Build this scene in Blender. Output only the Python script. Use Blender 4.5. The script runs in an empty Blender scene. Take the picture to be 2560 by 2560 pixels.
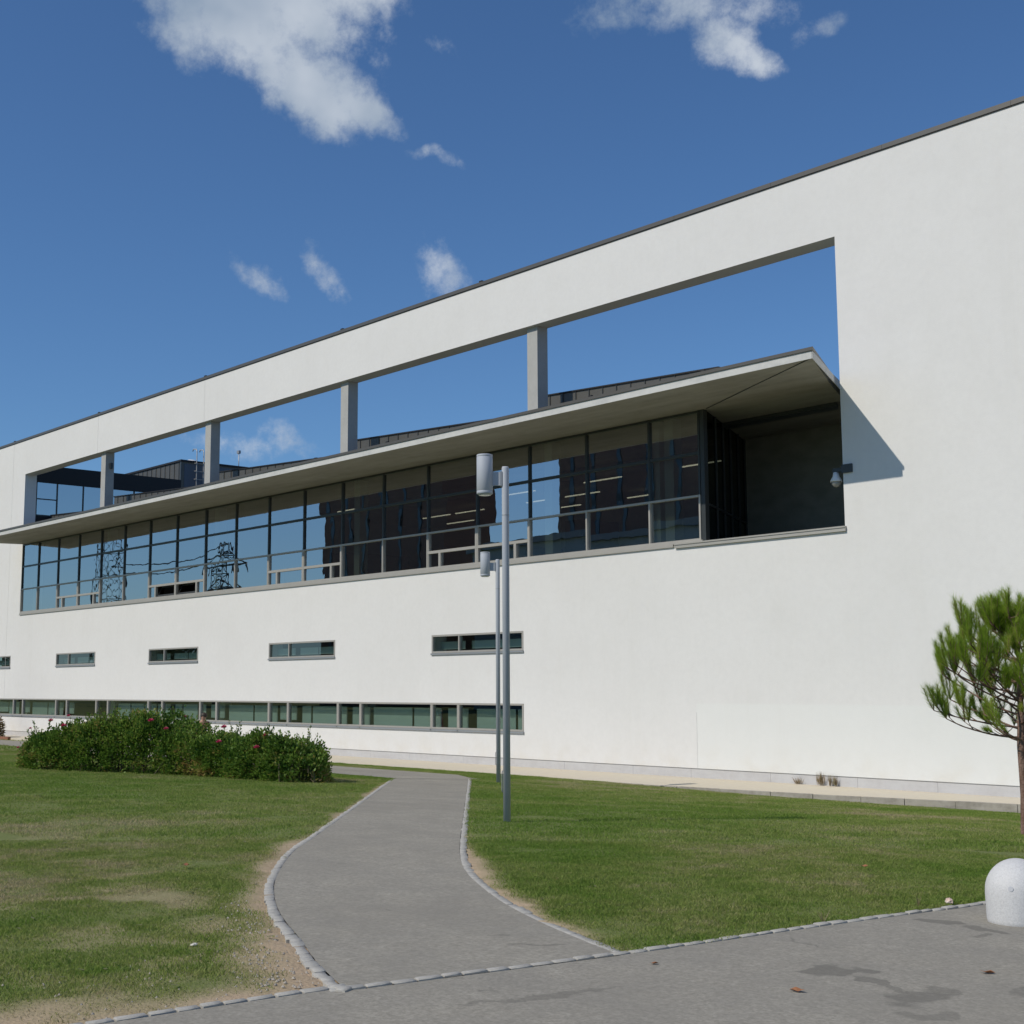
import bpy, math, random
import numpy as np
from mathutils import Matrix, Vector
rnd = random.Random(7)
rng = np.random.default_rng(11)
S = bpy.context.scene
COL = S.collection

# ------------------------------------------------------------------ camera
FPX, PITCH, ROLL, YAW = 3395.77, .126064485, -.00557, .840795
CAMZ = 1.6
def _v(x, y, z):   # camera-levelled frame -> world (X along the facade, Y into it)
    return Vector((x*math.cos(YAW)-y*math.sin(YAW), x*math.sin(YAW)+y*math.cos(YAW), z))
_R = _v(1, 0, 0); _U = _v(0, -math.sin(PITCH), math.cos(PITCH)); _F = _v(0, math.cos(PITCH), math.sin(PITCH))
_r = math.cos(ROLL)*_R + math.sin(ROLL)*_U
_u = -math.sin(ROLL)*_R + math.cos(ROLL)*_U
cam = bpy.data.cameras.new('camera'); camo = bpy.data.objects.new('camera', cam); COL.objects.link(camo)
camo.matrix_world = Matrix(((_r.x, _u.x, -_F.x, 0), (_r.y, _u.y, -_F.y, 0), (_r.z, _u.z, -_F.z, CAMZ), (0, 0, 0, 1)))
SCL = 1.0      # building, its strip and far things are laid out on a 20 m plan and built at 1.25
cam.sensor_width = 36; cam.lens = 36*FPX/2560; cam.clip_end = 3000; cam.clip_start = .05
S.camera = camo

# ------------------------------------------------------------------ light
SUN = Vector((.23, 1.02, -1)).normalized()          # direction the light travels
sl = bpy.data.lights.new('sun', 'SUN'); sl.energy = 4.3; sl.angle = math.radians(.5); sl.color = (1, .925, .81)
so = bpy.data.objects.new('sun', sl); COL.objects.link(so); so.location = (-20, -40, 60)
so.rotation_euler = (-SUN).to_track_quat('Z', 'Y').to_euler()
EL = math.asin(-SUN.z); AZ = math.atan2(-SUN.x, -SUN.y)
S.view_settings.view_transform = 'Standard'; S.view_settings.look = 'None'
S.view_settings.exposure = -0.38; S.view_settings.gamma = 1

def pixdir(px, py):
    return (_r*((px-1280)/FPX) + _u*((1280-py)/FPX) + _F).normalized()

W = bpy.data.worlds.new('World'); S.world = W; W.use_nodes = True
nt = W.node_tree; N = nt.nodes; L = nt.links
for n in list(N): N.remove(n)
def nd(t, **k):
    n = N.new(t)
    for a, b in k.items(): setattr(n, a, b)
    return n
def mth(op, a, b=None, c=None, clamp=False):
    n = N.new('ShaderNodeMath'); n.operation = op; n.use_clamp = clamp
    for i, v in enumerate((a, b, c)):
        if v is None: continue
        if isinstance(v, (int, float)): n.inputs[i].default_value = v
        else: L.new(v, n.inputs[i])
    return n.outputs[0]
sky = nd('ShaderNodeTexSky', sky_type='NISHITA', sun_disc=False)
sky.sun_elevation = EL; sky.sun_rotation = AZ % (2*math.pi)
sky.altitude = 200; sky.air_density = 1.0; sky.dust_density = .5; sky.ozone_density = 2.4
tc = nd('ShaderNodeTexCoord')
sep = nd('ShaderNodeSeparateXYZ'); L.new(tc.outputs['Generated'], sep.inputs[0])
az = mth('ARCTAN2', sep.outputs[0], sep.outputs[1])
el = mth('ARCSINE', sep.outputs[2])
wn = nd('ShaderNodeTexNoise'); wn.inputs['Scale'].default_value = 14; wn.inputs['Detail'].default_value = 5
L.new(tc.outputs['Generated'], wn.inputs['Vector'])
wsep = nd('ShaderNodeSeparateColor'); L.new(wn.outputs['Color'], wsep.inputs[0])
azw = mth('ADD', az, mth('MULTIPLY', mth('SUBTRACT', wsep.outputs[0], .5), .045))
elw = mth('ADD', el, mth('MULTIPLY', mth('SUBTRACT', wsep.outputs[1], .5), .045))
CL = [  # px, py, radius along, radius across, tilt (deg, + = descends to the right), weight
 (610, 10, 265, 160, 15, 1.3), (490, 70, 150, 100, 20, 1.0), (750, 180, 225, 105, 38, 1.2), (920, 280, 125, 50, 30, .95), (760, -60, 220, 130, 0, 1.1),
 (1090, 408, 75, 26, 5, .78), (645, 690, 90, 32, 50, .62), (805, 668, 105, 32, 42, .62), (1080, 655, 95, 66, 25, .64),
 (1700, 25, 250, 62, 6, .85), (1790, 95, 95, 75, 50, .8), (1835, 150, 100, 44, 25, .9), (1500, 15, 100, 40, 5, .7), (2040, 68, 70, 26, -20, .36),
 (1095, 110, 70, 26, 30, .6), (945, 90, 46, 30, 20, .55), (620, 1125, 95, 44, 5, .72), (710, 1110, 85, 36, 30, .68), (480, 1105, 80, 24, 5, .5),
 (1620, 120, 30, 20, 0, .4), (620, 300, 60, 30, 40, .3)]
cur = None
for (px, py, ra, rb, t, w) in CL:
    d = pixdir(px, py); a0 = math.atan2(d.x, d.y); e0 = math.asin(d.z); ce = math.cos(e0)
    da = mth('MULTIPLY', mth('SUBTRACT', azw, a0), ce*FPX); de = mth('MULTIPLY', mth('SUBTRACT', elw, e0), FPX)
    ct, st = math.cos(math.radians(t)), math.sin(math.radians(t))
    p = mth('ADD', mth('MULTIPLY', da, ct/ra), mth('MULTIPLY', de, -st/ra))
    q = mth('ADD', mth('MULTIPLY', da, st/rb), mth('MULTIPLY', de, ct/rb))
    r2 = mth('ADD', mth('MULTIPLY', p, p), mth('MULTIPLY', q, q))
    g = mth('MULTIPLY', mth('SUBTRACT', 1, mth('MULTIPLY', r2, .5), clamp=True), w)
    cur = g if cur is None else mth('MAXIMUM', cur, g)
cn = nd('ShaderNodeTexNoise'); cn.inputs['Scale'].default_value = 22; cn.inputs['Detail'].default_value = 11; cn.inputs['Roughness'].default_value = .66
L.new(tc.outputs['Generated'], cn.inputs['Vector'])
dens = mth('ADD', cur, mth('MULTIPLY', mth('SUBTRACT', cn.outputs['Fac'], .52), 2.1))
mr = nd('ShaderNodeMapRange'); mr.interpolation_type = 'SMOOTHSTEP'
L.new(dens, mr.inputs[0]); mr.inputs[1].default_value = .30; mr.inputs[2].default_value = 1.08; mr.inputs[4].default_value = .90
has = mth('MULTIPLY', cur, 6, clamp=True)
cfac = mth('MULTIPLY', mr.outputs[0], has)
cn2 = nd('ShaderNodeTexNoise'); cn2.inputs['Scale'].default_value = 9; cn2.inputs['Detail'].default_value = 4
L.new(tc.outputs['Generated'], cn2.inputs['Vector'])
cr = nd('ShaderNodeMix', data_type='RGBA')
cm = nd('ShaderNodeMapRange'); L.new(cn2.outputs['Fac'], cm.inputs[0]); cm.inputs[1].default_value = .36; cm.inputs[2].default_value = .62; L.new(cm.outputs[0], cr.inputs['Factor'])
cr.inputs['A'].default_value = (3.3, 4.2, 5.4, 1); cr.inputs['B'].default_value = (6.6, 7.2, 8.0, 1)
tint = nd('ShaderNodeMix', data_type='RGBA', blend_type='MULTIPLY'); tint.inputs['Factor'].default_value = 1
L.new(sky.outputs[0], tint.inputs['A']); tint.inputs['B'].default_value = (.60, .86, 1.13, 1)
mixc = nd('ShaderNodeMix', data_type='RGBA'); L.new(cfac, mixc.inputs['Factor'])
L.new(tint.outputs['Result'], mixc.inputs['A']); L.new(cr.outputs['Result'], mixc.inputs['B'])
bg = nd('ShaderNodeBackground'); bg.inputs[1].default_value = .115
L.new(mixc.outputs['Result'], bg.inputs[0])
wo = nd('ShaderNodeOutputWorld'); L.new(bg.outputs[0], wo.inputs[0])

# ------------------------------------------------------------------ helpers
def mat(name, base=(.5, .5, .5), rough=.7, metal=0, spec=.5, noise=None, bump=None, extra=None):
    """noise = list of (scale, amount, tint) mottling; bump = (scale, strength, distance)"""
    m = bpy.data.materials.new(name); m.use_nodes = True
    t = m.node_tree; b = t.nodes['Principled BSDF']
    b.inputs['Base Color'].default_value = (*base, 1); b.inputs['Roughness'].default_value = rough
    b.inputs['Metallic'].default_value = metal; b.inputs['Specular IOR Level'].default_value = spec
    geo = t.nodes.new('ShaderNodeNewGeometry')
    out = None
    for (sc, amt, col) in (noise or []):
        mp = t.nodes.new('ShaderNodeMapping'); t.links.new(geo.outputs['Position'], mp.inputs[0])
        mp.inputs['Scale'].default_value = sc if isinstance(sc, tuple) else (sc, sc, sc)
        n = t.nodes.new('ShaderNodeTexNoise'); n.inputs['Scale'].default_value = 1; n.inputs['Detail'].default_value = 6; n.inputs['Roughness'].default_value = .6
        t.links.new(mp.outputs[0], n.inputs['Vector'])
        r = t.nodes.new('ShaderNodeMapRange'); t.links.new(n.outputs['Fac'], r.inputs[0])
        r.inputs[1].default_value = .38; r.inputs[2].default_value = .66; r.inputs[4].default_value = amt
        x = t.nodes.new('ShaderNodeMix'); x.data_type = 'RGBA'
        t.links.new(r.outputs[0], x.inputs['Factor'])
        if out: t.links.new(out, x.inputs['A'])
        else: x.inputs['A'].default_value = (*base, 1)
        x.inputs['B'].default_value = (*col, 1); out = x.outputs['Result']
    if out: t.links.new(out, b.inputs['Base Color'])
    if bump:
        n = t.nodes.new('ShaderNodeTexNoise'); n.inputs['Scale'].default_value = bump[0]; n.inputs['Detail'].default_value = 5
        t.links.new(geo.outputs['Position'], n.inputs['Vector'])
        bp = t.nodes.new('ShaderNodeBump'); bp.inputs['Strength'].default_value = bump[1]; bp.inputs['Distance'].default_value = bump[2]
        t.links.new(n.outputs['Fac'], bp.inputs['Height']); t.links.new(bp.outputs[0], b.inputs['Normal'])
    if extra: extra(t, b, geo, out)
    return m

def scp(p): return (p[0]*SCL, p[1]*SCL, CAMZ+(p[2]-CAMZ)*SCL)
class MB:
    def __init__(s): s.v = []; s.f = []; s.sm = []
    def quad(s, a, b, c, d, sm=False):
        i = len(s.v); s.v += [a, b, c, d]; s.f.append((i, i+1, i+2, i+3)); s.sm.append(sm)
    def poly(s, pts, sm=False):
        i = len(s.v); s.v += list(pts); s.f.append(tuple(range(i, i+len(pts)))); s.sm.append(sm)
    def box(s, x0, x1, y0, y1, z0, z1, z1b=None):
        """z1b = top height at the x1 end when the top slopes"""
        zb = z1 if z1b is None else z1b
        i = len(s.v)
        s.v += [(x0, y0, z0), (x1, y0, z0), (x1, y1, z0), (x0, y1, z0), (x0, y0, z1), (x1, y0, zb), (x1, y1, zb), (x0, y1, z1)]
        for f in ((0, 3, 2, 1), (4, 5, 6, 7), (0, 1, 5, 4), (1, 2, 6, 5), (2, 3, 7, 6), (3, 0, 4, 7)):
            s.f.append(tuple(i+k for k in f)); s.sm.append(False)
        return s
    def prism(s, pts, z0, z1):
        """pts: plan outline, counter-clockwise"""
        n = len(pts); i = len(s.v)
        s.v += [(x, y, z0) for x, y in pts] + [(x, y, z1) for x, y in pts]
        s.f.append(tuple(i+k for k in reversed(range(n)))); s.sm.append(False)
        s.f.append(tuple(i+n+k for k in range(n))); s.sm.append(False)
        for k in range(n):
            j = (k+1) % n; s.f.append((i+k, i+j, i+n+j, i+n+k)); s.sm.append(False)
        return s
    def tube(s, pts, rads, n=8, caps=True):
        pts = [Vector(p) for p in pts]; rings = []
        if isinstance(rads, (int, float)): rads = [rads]*len(pts)
        for k, p in enumerate(pts):
            d = (pts[min(k+1, len(pts)-1)] - pts[max(k-1, 0)]).normalized()
            a = d.cross(Vector((0, 0, 1)) if abs(d.z) < .95 else Vector((1, 0, 0))).normalized(); b = d.cross(a)
            i = len(s.v); rings.append(i)
            for j in range(n):
                t = 2*math.pi*j/n; s.v.append(tuple(p + (a*math.cos(t)+b*math.sin(t))*rads[k]))
        for r0, r1 in zip(rings, rings[1:]):
            for j in range(n):
                s.f.append((r0+j, r0+(j+1) % n, r1+(j+1) % n, r1+j)); s.sm.append(True)
        if caps:
            s.f.append(tuple(rings[0]+j for j in reversed(range(n)))); s.sm.append(False)
            s.f.append(tuple(rings[-1]+j for j in range(n))); s.sm.append(False)
        return s
    def lathe(s, cx, cy, prof, n=32):
        rings = []
        for r, z in prof:
            i = len(s.v); rings.append(i)
            for j in range(n):
                t = 2*math.pi*j/n; s.v.append((cx+r*math.cos(t), cy+r*math.sin(t), z))
        for r0, r1 in zip(rings, rings[1:]):
            for j in range(n):
                s.f.append((r0+j, r0+(j+1) % n, r1+(j+1) % n, r1+j)); s.sm.append(True)
        s.f.append(tuple(rings[-1]+j for j in range(n))); s.sm.append(False)
        s.f.append(tuple(rings[0]+j for j in reversed(range(n)))); s.sm.append(False)
        return s
    def build(s, name, m, parent=None, bevel=0):
        me = bpy.data.meshes.new(name); me.from_pydata([scp(p) for p in s.v] if SCL != 1 else s.v, [], s.f); me.update()
        me.polygons.foreach_set('use_smooth', s.sm)
        me.materials.append(m)
        o = bpy.data.objects.new(name, me); COL.objects.link(o)
        if parent:
            o.parent = parent; o.matrix_parent_inverse = Matrix.Translation(-parent.location)
        if bevel:
            b = o.modifiers.new('bevel', 'BEVEL'); b.width = bevel; b.segments = 2; b.limit_method = 'ANGLE'
        return o
def tag(o, label=None, cat=None, group=None, kind=None):
    if label: o['label'] = label
    if cat: o['category'] = cat
    if group: o['group'] = group
    if kind: o['kind'] = kind
    return o
def thing(name, loc, label, cat, group=None):
    o = bpy.data.objects.new(name, None); COL.objects.link(o); o.location = scp(loc); o.empty_display_size = .2
    return tag(o, label, cat, group)
def copy_tree(o, parent=None):
    c = o.copy(); COL.objects.link(c); c.parent = parent
    if parent: c.matrix_parent_inverse = o.matrix_parent_inverse.copy()
    for ch in [x for x in bpy.data.objects if x.parent == o]: copy_tree(ch, c)
    return c
def np_mesh(name, verts, faces_n, m, parent=None, attrs=None, smooth=False):
    """verts (N,3) with consecutive groups of faces_n vertices per face"""
    if SCL != 1: verts = verts*SCL+np.array([0, 0, CAMZ*(1-SCL)])
    me = bpy.data.meshes.new(name); nv = len(verts); nf = nv//faces_n
    me.vertices.add(nv); me.vertices.foreach_set('co', verts.astype(np.float32).ravel())
    me.loops.add(nv); me.loops.foreach_set('vertex_index', np.arange(nv, dtype=np.int32))
    me.polygons.add(nf); me.polygons.foreach_set('loop_start', np.arange(0, nv, faces_n, dtype=np.int32))
    me.polygons.foreach_set('loop_total', np.full(nf, faces_n, dtype=np.int32))
    me.update(calc_edges=True)
    for k, a in (attrs or {}).items():
        at = me.attributes.new(k, 'FLOAT', 'POINT'); at.data.foreach_set('value', a.astype(np.float32))
    me.materials.append(m)
    o = bpy.data.objects.new(name, me); COL.objects.link(o)
    if parent:
        o.parent = parent; o.matrix_parent_inverse = Matrix.Translation(-parent.location)
    return o
# value noise for masks shared by the soil sheet and the blades on it
_tab = rng.random((256, 256))
def vnoise(x, y, sc, seed=0):
    x = np.asarray(x)*sc + seed*17.3 + 500; y = np.asarray(y)*sc + seed*9.7 + 500
    xi = np.floor(x).astype(int); yi = np.floor(y).astype(int); fx = x-xi; fy = y-yi
    fx = fx*fx*(3-2*fx); fy = fy*fy*(3-2*fy)
    g = lambda a, b: _tab[a % 256, b % 256]
    return (g(xi, yi)*(1-fx)+g(xi+1, yi)*fx)*(1-fy) + (g(xi, yi+1)*(1-fx)+g(xi+1, yi+1)*fx)*fy
def fbm(x, y, sc, seed=0, o=4):
    return sum(vnoise(x, y, sc*2**k, seed+k)*.5**k for k in range(o))/sum(.5**k for k in range(o))
def gz(x, y):
    t = np.clip((np.asarray(y, float)-8)/14.6, 0, 1.08); q = np.clip((np.asarray(x, float)+24)/8, 0, 1)
    return -(.62+.09*q*q*(3-2*q))*t**1.5
def at(px, py):   # where a sight line meets the ground
    d = pixdir(px, py); t = 1.6/-d.z
    for _ in range(90): t = .5*t+.5*(float(gz(d.x*t, d.y*t))-CAMZ)/d.z
    return Vector((d.x*t, d.y*t, CAMZ+d.z*t))

# ------------------------------------------------------------------ plan lines
def smooth_line(P, n=8):
    out = []
    P = [P[0]]+list(P)+[P[-1]]
    for k in range(1, len(P)-2):
        p0, p1, p2, p3 = [np.array(p, float) for p in P[k-1:k+3]]
        for j in range(n):
            t = j/n
            out.append(.5*((2*p1)+(-p0+p2)*t+(2*p0-5*p1+4*p2-p3)*t*t+(-p0+3*p1-3*p2+p3)*t**3))
    out.append(np.array(P[-1], float)); return np.array(out)
LEFT = smooth_line([(-6.11, 4.28), (-6.80, 4.56), (-7.46, 4.88), (-8.50, 5.37), (-9.61, 6.02), (-10.65, 6.76), (-11.6, 7.52), (-12.65, 8.49), (-16.04, 11.44), (-22.6, 16.99)])
RIGHT = smooth_line([(-5.77, 6.0), (-6.58, 6.29), (-7.18, 6.54), (-7.88, 6.88), (-9.03, 7.56), (-9.93, 8.22), (-11.0, 9.1), (-13.31, 11.06), (-18.2, 15.2), (-22.8, 19.1)])
ROAD = smooth_line([(-11.0, -60), (-7.6, -10), (-6.33, 3.04), (-6.11, 4.27), (-5.77, 6.05), (-5.56, 7.47), (-5.31, 9.39), (-5.1, 13), (-4.8, 30)], 10)
PAVE = smooth_line([(-95, 23.7), (-75, 23.6), (-58, 23.4), (-44.3, 23.0), (-32.9, 22.62), (-23.6, 22.6), (-17.9, 22.87), (-12.7, 23.7), (-7, 23.9), (16, 24.0)], 6)
def pave_y(x): return np.interp(x, PAVE[:, 0], PAVE[:, 1])
def road_x(y): return np.interp(y, ROAD[:, 1], ROAD[:, 0])
def seg_dist(x, y, P):
    x = np.asarray(x, float); y = np.asarray(y, float); best = np.full(x.shape, 1e9)
    for a, b in zip(P, P[1:]):
        d = b-a; l2 = (d*d).sum()+1e-9
        t = np.clip(((x-a[0])*d[0]+(y-a[1])*d[1])/l2, 0, 1)
        best = np.minimum(best, np.hypot(x-a[0]-t*d[0], y-a[1]-t*d[1]))
    return best
def resample(P, n):
    s = np.r_[0, np.cumsum(np.hypot(*np.diff(P, axis=0).T))]; t = np.linspace(0, s[-1], n)
    return np.c_[np.interp(t, s, P[:, 0]), np.interp(t, s, P[:, 1])]
PL, PR = resample(LEFT, 60), resample(RIGHT, 60)
PATHPOLY = np.r_[PL, PR[::-1]]
def cross_lo(x): return np.interp(x, [-95, -46.5, -24.5, -22.6], [20.5, 18.2, 16.97, 16.97])
def cross_hi(x): return np.interp(x, [-95, -52, -29, -24.6, -22.75], [23.1, 22.5, 20.3, 20.3, 19.15])
def inside(x, y, poly):
    c = np.zeros(np.shape(x), bool); n = len(poly)
    for i in range(n):
        x0, y0 = poly[i]; x1, y1 = poly[(i+1) % n]
        k = (y0 > y) != (y1 > y)
        c ^= k & (x < (x1-x0)*(y-y0)/(y1-y0+1e-12)+x0)
    return c
def is_lawn(x, y):
    x = np.asarray(x); y = np.asarray(y)
    p = inside(x, y, PATHPOLY)
    cr_ = (x < -22.6) & (y > cross_lo(x)) & (y < cross_hi(x))
    rd = x > road_x(y)
    return ~(p | cr_ | rd | (y > pave_y(x)-.03))
def bare_mask(x, y):
    dl = seg_dist(x, y, LEFT); dr = seg_dist(x, y, RIGHT); droad = road_x(y)-x
    n = fbm(x, y, 1.3, 3); n2 = fbm(x, y, 4.5, 9)
    wl = .12 + .42*np.exp(-((y-4.2)/.9)**2) + .17*np.exp(-((y-6.6)/1.3)**2)
    b = np.clip(1.35-dl/wl*1.0 + (n-.5)*1.6, 0, 1)*(y < 16)
    b = np.maximum(b, np.clip(1.25-dr/(.06+.17*np.exp(-((y-7.7)/1.3)**2)+.12*np.exp(-((y-6.1)/.4)**2)) + (n-.5)*1.6, 0, 1)*(x < -5.2))
    left = (y < 5.3) & (x < -5.9)
    b = np.maximum(b, np.where(left, np.clip(1.2-droad/.55+(n-.5)*2.4, 0, 1), 0))
    b = np.maximum(b, np.where(~left & (droad < .3), np.clip(.9-droad/.10+(n-.5)*2, 0, 1), 0))
    # worn patches on the near left lawn
    wear = np.exp(-((y-4.6)/1.7)**2)*(x < -6.2)*(x > -16)
    b = np.maximum(b, np.clip((fbm(x, y*1.4, 1.3, 21)-.53)*5, 0, .4)*wear)
    return np.clip(b*(.75+.6*n2), 0, 1)

# ------------------------------------------------------------------ materials
PATCH_Z = 1.12
def plaster_extra(t, b, geo, out):
    sp = t.nodes.new('ShaderNodeSeparateXYZ'); t.links.new(geo.outputs['Position'], sp.inputs[0])
    def ss(o_, lo, hi):
        r_ = t.nodes.new('ShaderNodeMapRange'); t.links.new(o_, r_.inputs[0]); r_.inputs[1].default_value = lo; r_.inputs[2].default_value = hi; return r_.outputs[0]
    def mul(a, c):
        m_ = t.nodes.new('ShaderNodeMath'); m_.operation = 'MULTIPLY'; t.links.new(a, m_.inputs[0])
        if isinstance(c, float): m_.inputs[1].default_value = c
        else: t.links.new(c, m_.inputs[1])
        return m_.outputs[0]
    def over(prev, fac, col):
        x_ = t.nodes.new('ShaderNodeMix'); x_.data_type = 'RGBA'; t.links.new(fac, x_.inputs['Factor']); t.links.new(prev, x_.inputs['A']); x_.inputs['B'].default_value = (*col, 1); return x_.outputs['Result']
    # a later coat of render low on the right part of the wall
    f1 = mul(mul(ss(sp.outputs[0], -21.42, -21.38), ss(sp.outputs[2], PATCH_Z+.03, PATCH_Z-.03)), .55)
    out = over(out, f1, (.72, .735, .71))
    # rain streaks: noise drawn out along the height, strongest under the coping and sills
    mp = t.nodes.new('ShaderNodeMapping'); mp.inputs['Scale'].default_value = (2.2, 2.2, .10); t.links.new(geo.outputs['Position'], mp.inputs[0])
    n = t.nodes.new('ShaderNodeTexNoise'); n.inputs['Scale'].default_value = 1; n.inputs['Detail'].default_value = 7; n.inputs['Roughness'].default_value = .75; t.links.new(mp.outputs[0], n.inputs['Vector'])
    n3 = t.nodes.new('ShaderNodeTexNoise'); n3.inputs['Scale'].default_value = .35; n3.inputs['Detail'].default_value = 4; t.links.new(geo.outputs['Position'], n3.inputs['Vector'])
    out = over(out, mul(mul(ss(n.outputs['Fac'], .50, .80), ss(n3.outputs['Fac'], .42, .62)), .38), (.61, .60, .56))
    # splash dirt just above the plinth
    n2 = t.nodes.new('ShaderNodeTexNoise'); n2.inputs['Scale'].default_value = 1.4; n2.inputs['Detail'].default_value = 6; t.links.new(geo.outputs['Position'], n2.inputs['Vector'])
    out = over(out, mul(mul(ss(sp.outputs[2], .25, -.40), ss(n2.outputs['Fac'], .45, .7)), .35), (.60, .55, .45))
    t.links.new(out, b.inputs['Base Color'])
M_wall = mat('white_render', (.715, .71, .692), .9, spec=.2, noise=[(.35, .6, (.66, .655, .635)), ((1.6, 1.6, .35), .4, (.68, .672, .65)), (7, .35, (.635, .63, .615)), (2.2, .3, (.73, .725, .71))], bump=(60, .5, .006), extra=plaster_extra)
M_coping = mat('coping_metal', (.12, .11, .095), .45, .3, noise=[((.8, .8, 3), .6, (.12, .12, .115))])
M_conc = mat('board_concrete', (.30, .29, .25), .85, spec=.3, noise=[((.5, 2.6, 2.6), .75, (.19, .18, .15)), (3, .3, (.36, .35, .31)), ((.25, .9, 1), .5, (.23, .215, .18))], bump=(30, .25, .004))
M_fascia = mat('fascia_concrete', (.56, .56, .54), .85, spec=.3, noise=[((.9, 5, 3), .6, (.40, .41, .41)), (7, .35, (.66, .66, .63))])
M_col = mat('column_concrete', (.40, .40, .38), .85, spec=.3, noise=[(1.6, .5, (.31, .31, .295)), (12, .3, (.46, .455, .43))])
M_alu = mat('light_frame', (.44, .42, .38), .5, .35, noise=[(3, .3, (.37, .35, .32))])
M_dark = mat('dark_frame', (.055, .062, .064), .4, .3)
M_zinc = mat('seamed_metal', (.13, .125, .11), .5, .45, noise=[(2, .5, (.10, .10, .092))])
M_black = mat('black_panel', (.012, .012, .013), .6)
M_blue = mat('blue_grey_panel', (.10, .12, .15), .55, .2)
M_int = mat('interior_wall', (.34, .31, .27), .9)
M_intc = mat('interior_column', (.62, .62, .50), .7)
M_ceil = mat('interior_ceiling', (.22, .20, .17), .9)
M_floor_in = mat('interior_floor', (.09, .085, .08), .6)
M_blind = mat('roller_blind', (.60, .68, .62), .85, noise=[((.4, .4, 2), .4, (.52, .59, .54))])
M_lampm = mat('lamp_metal', (.40, .43, .47), .62, .0, spec=.3, noise=[((3, 3, .6), .4, (.36, .385, .42)), (14, .25, (.44, .46, .49))])
M_cap = mat('lamp_end', (.30, .32, .34), .5, .3)
M_soil = None
def glass(name, tintc, refl_lo, refl_hi, wob=.0016):
    m = bpy.data.materials.new(name); m.use_nodes = True; t = m.node_tree
    for n in list(t.nodes): t.nodes.remove(n)
    o = t.nodes.new('ShaderNodeOutputMaterial'); mx = t.nodes.new('ShaderNodeMixShader')
    tr = t.nodes.new('ShaderNodeBsdfTransparent'); tr.inputs[0].default_value = (*tintc, 1)
    gl = t.nodes.new('ShaderNodeBsdfGlossy'); gl.inputs['Roughness'].default_value = .0; gl.inputs[0].default_value = (.97, .98, 1, 1)
    lw = t.nodes.new('ShaderNodeFresnel'); lw.inputs[0].default_value = 1.52
    mr = t.nodes.new('ShaderNodeMapRange'); mr.inputs[1].default_value = .04; mr.inputs[2].default_value = .5
    mr.inputs[3].default_value = refl_lo; mr.inputs[4].default_value = refl_hi
    g = t.nodes.new('ShaderNodeNewGeometry'); n = t.nodes.new('ShaderNodeTexNoise'); n.inputs['Scale'].default_value = 1.5; n.inputs['Detail'].default_value = 1.5
    bp = t.nodes.new('ShaderNodeBump'); bp.inputs['Strength'].default_value = .5; bp.inputs['Distance'].default_value = wob
    t.links.new(g.outputs['Position'], n.inputs['Vector']); t.links.new(n.outputs['Fac'], bp.inputs['Height']); t.links.new(bp.outputs[0], gl.inputs['Normal'])
    t.links.new(lw.outputs[0], mr.inputs[0]); t.links.new(mr.outputs[0], mx.inputs[0])
    t.links.new(tr.outputs[0], mx.inputs[1]); t.links.new(gl.outputs[0], mx.inputs[2]); t.links.new(mx.outputs[0], o.inputs[0])
    return m
M_glass = glass('coated_glass', (.50, .56, .53), .40, .88)
M_glass2 = glass('clear_glass', (.62, .72, .68), .12, .6, .001)
M_glass3 = glass('wing_glass', (.25, .3, .35), .55, .9, .0008)
def emis(name, c, s):
    m = bpy.data.materials.new(name); m.use_nodes = True; b = m.node_tree.nodes['Principled BSDF']
    b.inputs['Emission Color'].default_value = (*c, 1); b.inputs['Emission Strength'].default_value = s; b.inputs['Base Color'].default_value = (.6, .6, .55, 1); return m
M_tube = emis('lit_tube', (1, .9, .68), .95)

# ------------------------------------------------------------------ ground
def soil_extra(t, b, geo, out):
    at_ = t.nodes.new('ShaderNodeAttribute'); at_.attribute_name = 'bare'
    n = t.nodes.new('ShaderNodeTexNoise'); n.inputs['Scale'].default_value = 6; n.inputs['Detail'].default_value = 10; n.inputs['Roughness'].default_value = .85
    t.links.new(geo.outputs['Position'], n.inputs['Vector'])
    d = t.nodes.new('ShaderNodeMix'); d.data_type = 'RGBA'; t.links.new(n.outputs['Fac'], d.inputs['Factor'])
    d.inputs['A'].default_value = (.26, .19, .12, 1); d.inputs['B'].default_value = (.60, .47, .33, 1)
    g = t.nodes.new('ShaderNodeMix'); g.data_type = 'RGBA'; t.links.new(n.outputs['Fac'], g.inputs['Factor'])
    g.inputs['A'].default_value = (.11, .15, .04, 1); g.inputs['B'].default_value = (.20, .215, .09, 1)
    m = t.nodes.new('ShaderNodeMix'); m.data_type = 'RGBA'; t.links.new(at_.outputs['Fac'], m.inputs['Factor'])
    t.links.new(g.outputs['Result'], m.inputs['A']); t.links.new(d.outputs['Result'], m.inputs['B'])
    t.links.new(m.outputs['Result'], b.inputs['Base Color'])
M_soil = mat('lawn_soil', (.1, .1, .05), .95, spec=.1, bump=(40, .6, .02), extra=soil_extra)
xs = np.r_[-900, -500, -250, -130, np.arange(-95, -34, 1.0), np.arange(-34, 8, .14), 10, 20, 60, 150, 400, 900]
ys = np.r_[-900, -400, -150, -60, -25, -10, -3, 0, np.arange(1.0, 25.4, .14), 30, 60, 200, 900]
XX, YY = np.meshgrid(xs, ys); nx, ny = len(xs), len(ys)
ZZ = gz(XX, YY) + np.where((YY > 1) & (YY < 24), (fbm(XX, YY, 2.0, 5)-.5)*.03, 0)*is_lawn(XX, YY)
ZZ = np.where(is_lawn(XX, YY), ZZ, ZZ-.05)
me = bpy.data.meshes.new('lawn')
ii = np.arange(nx*ny).reshape(ny, nx)
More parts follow.
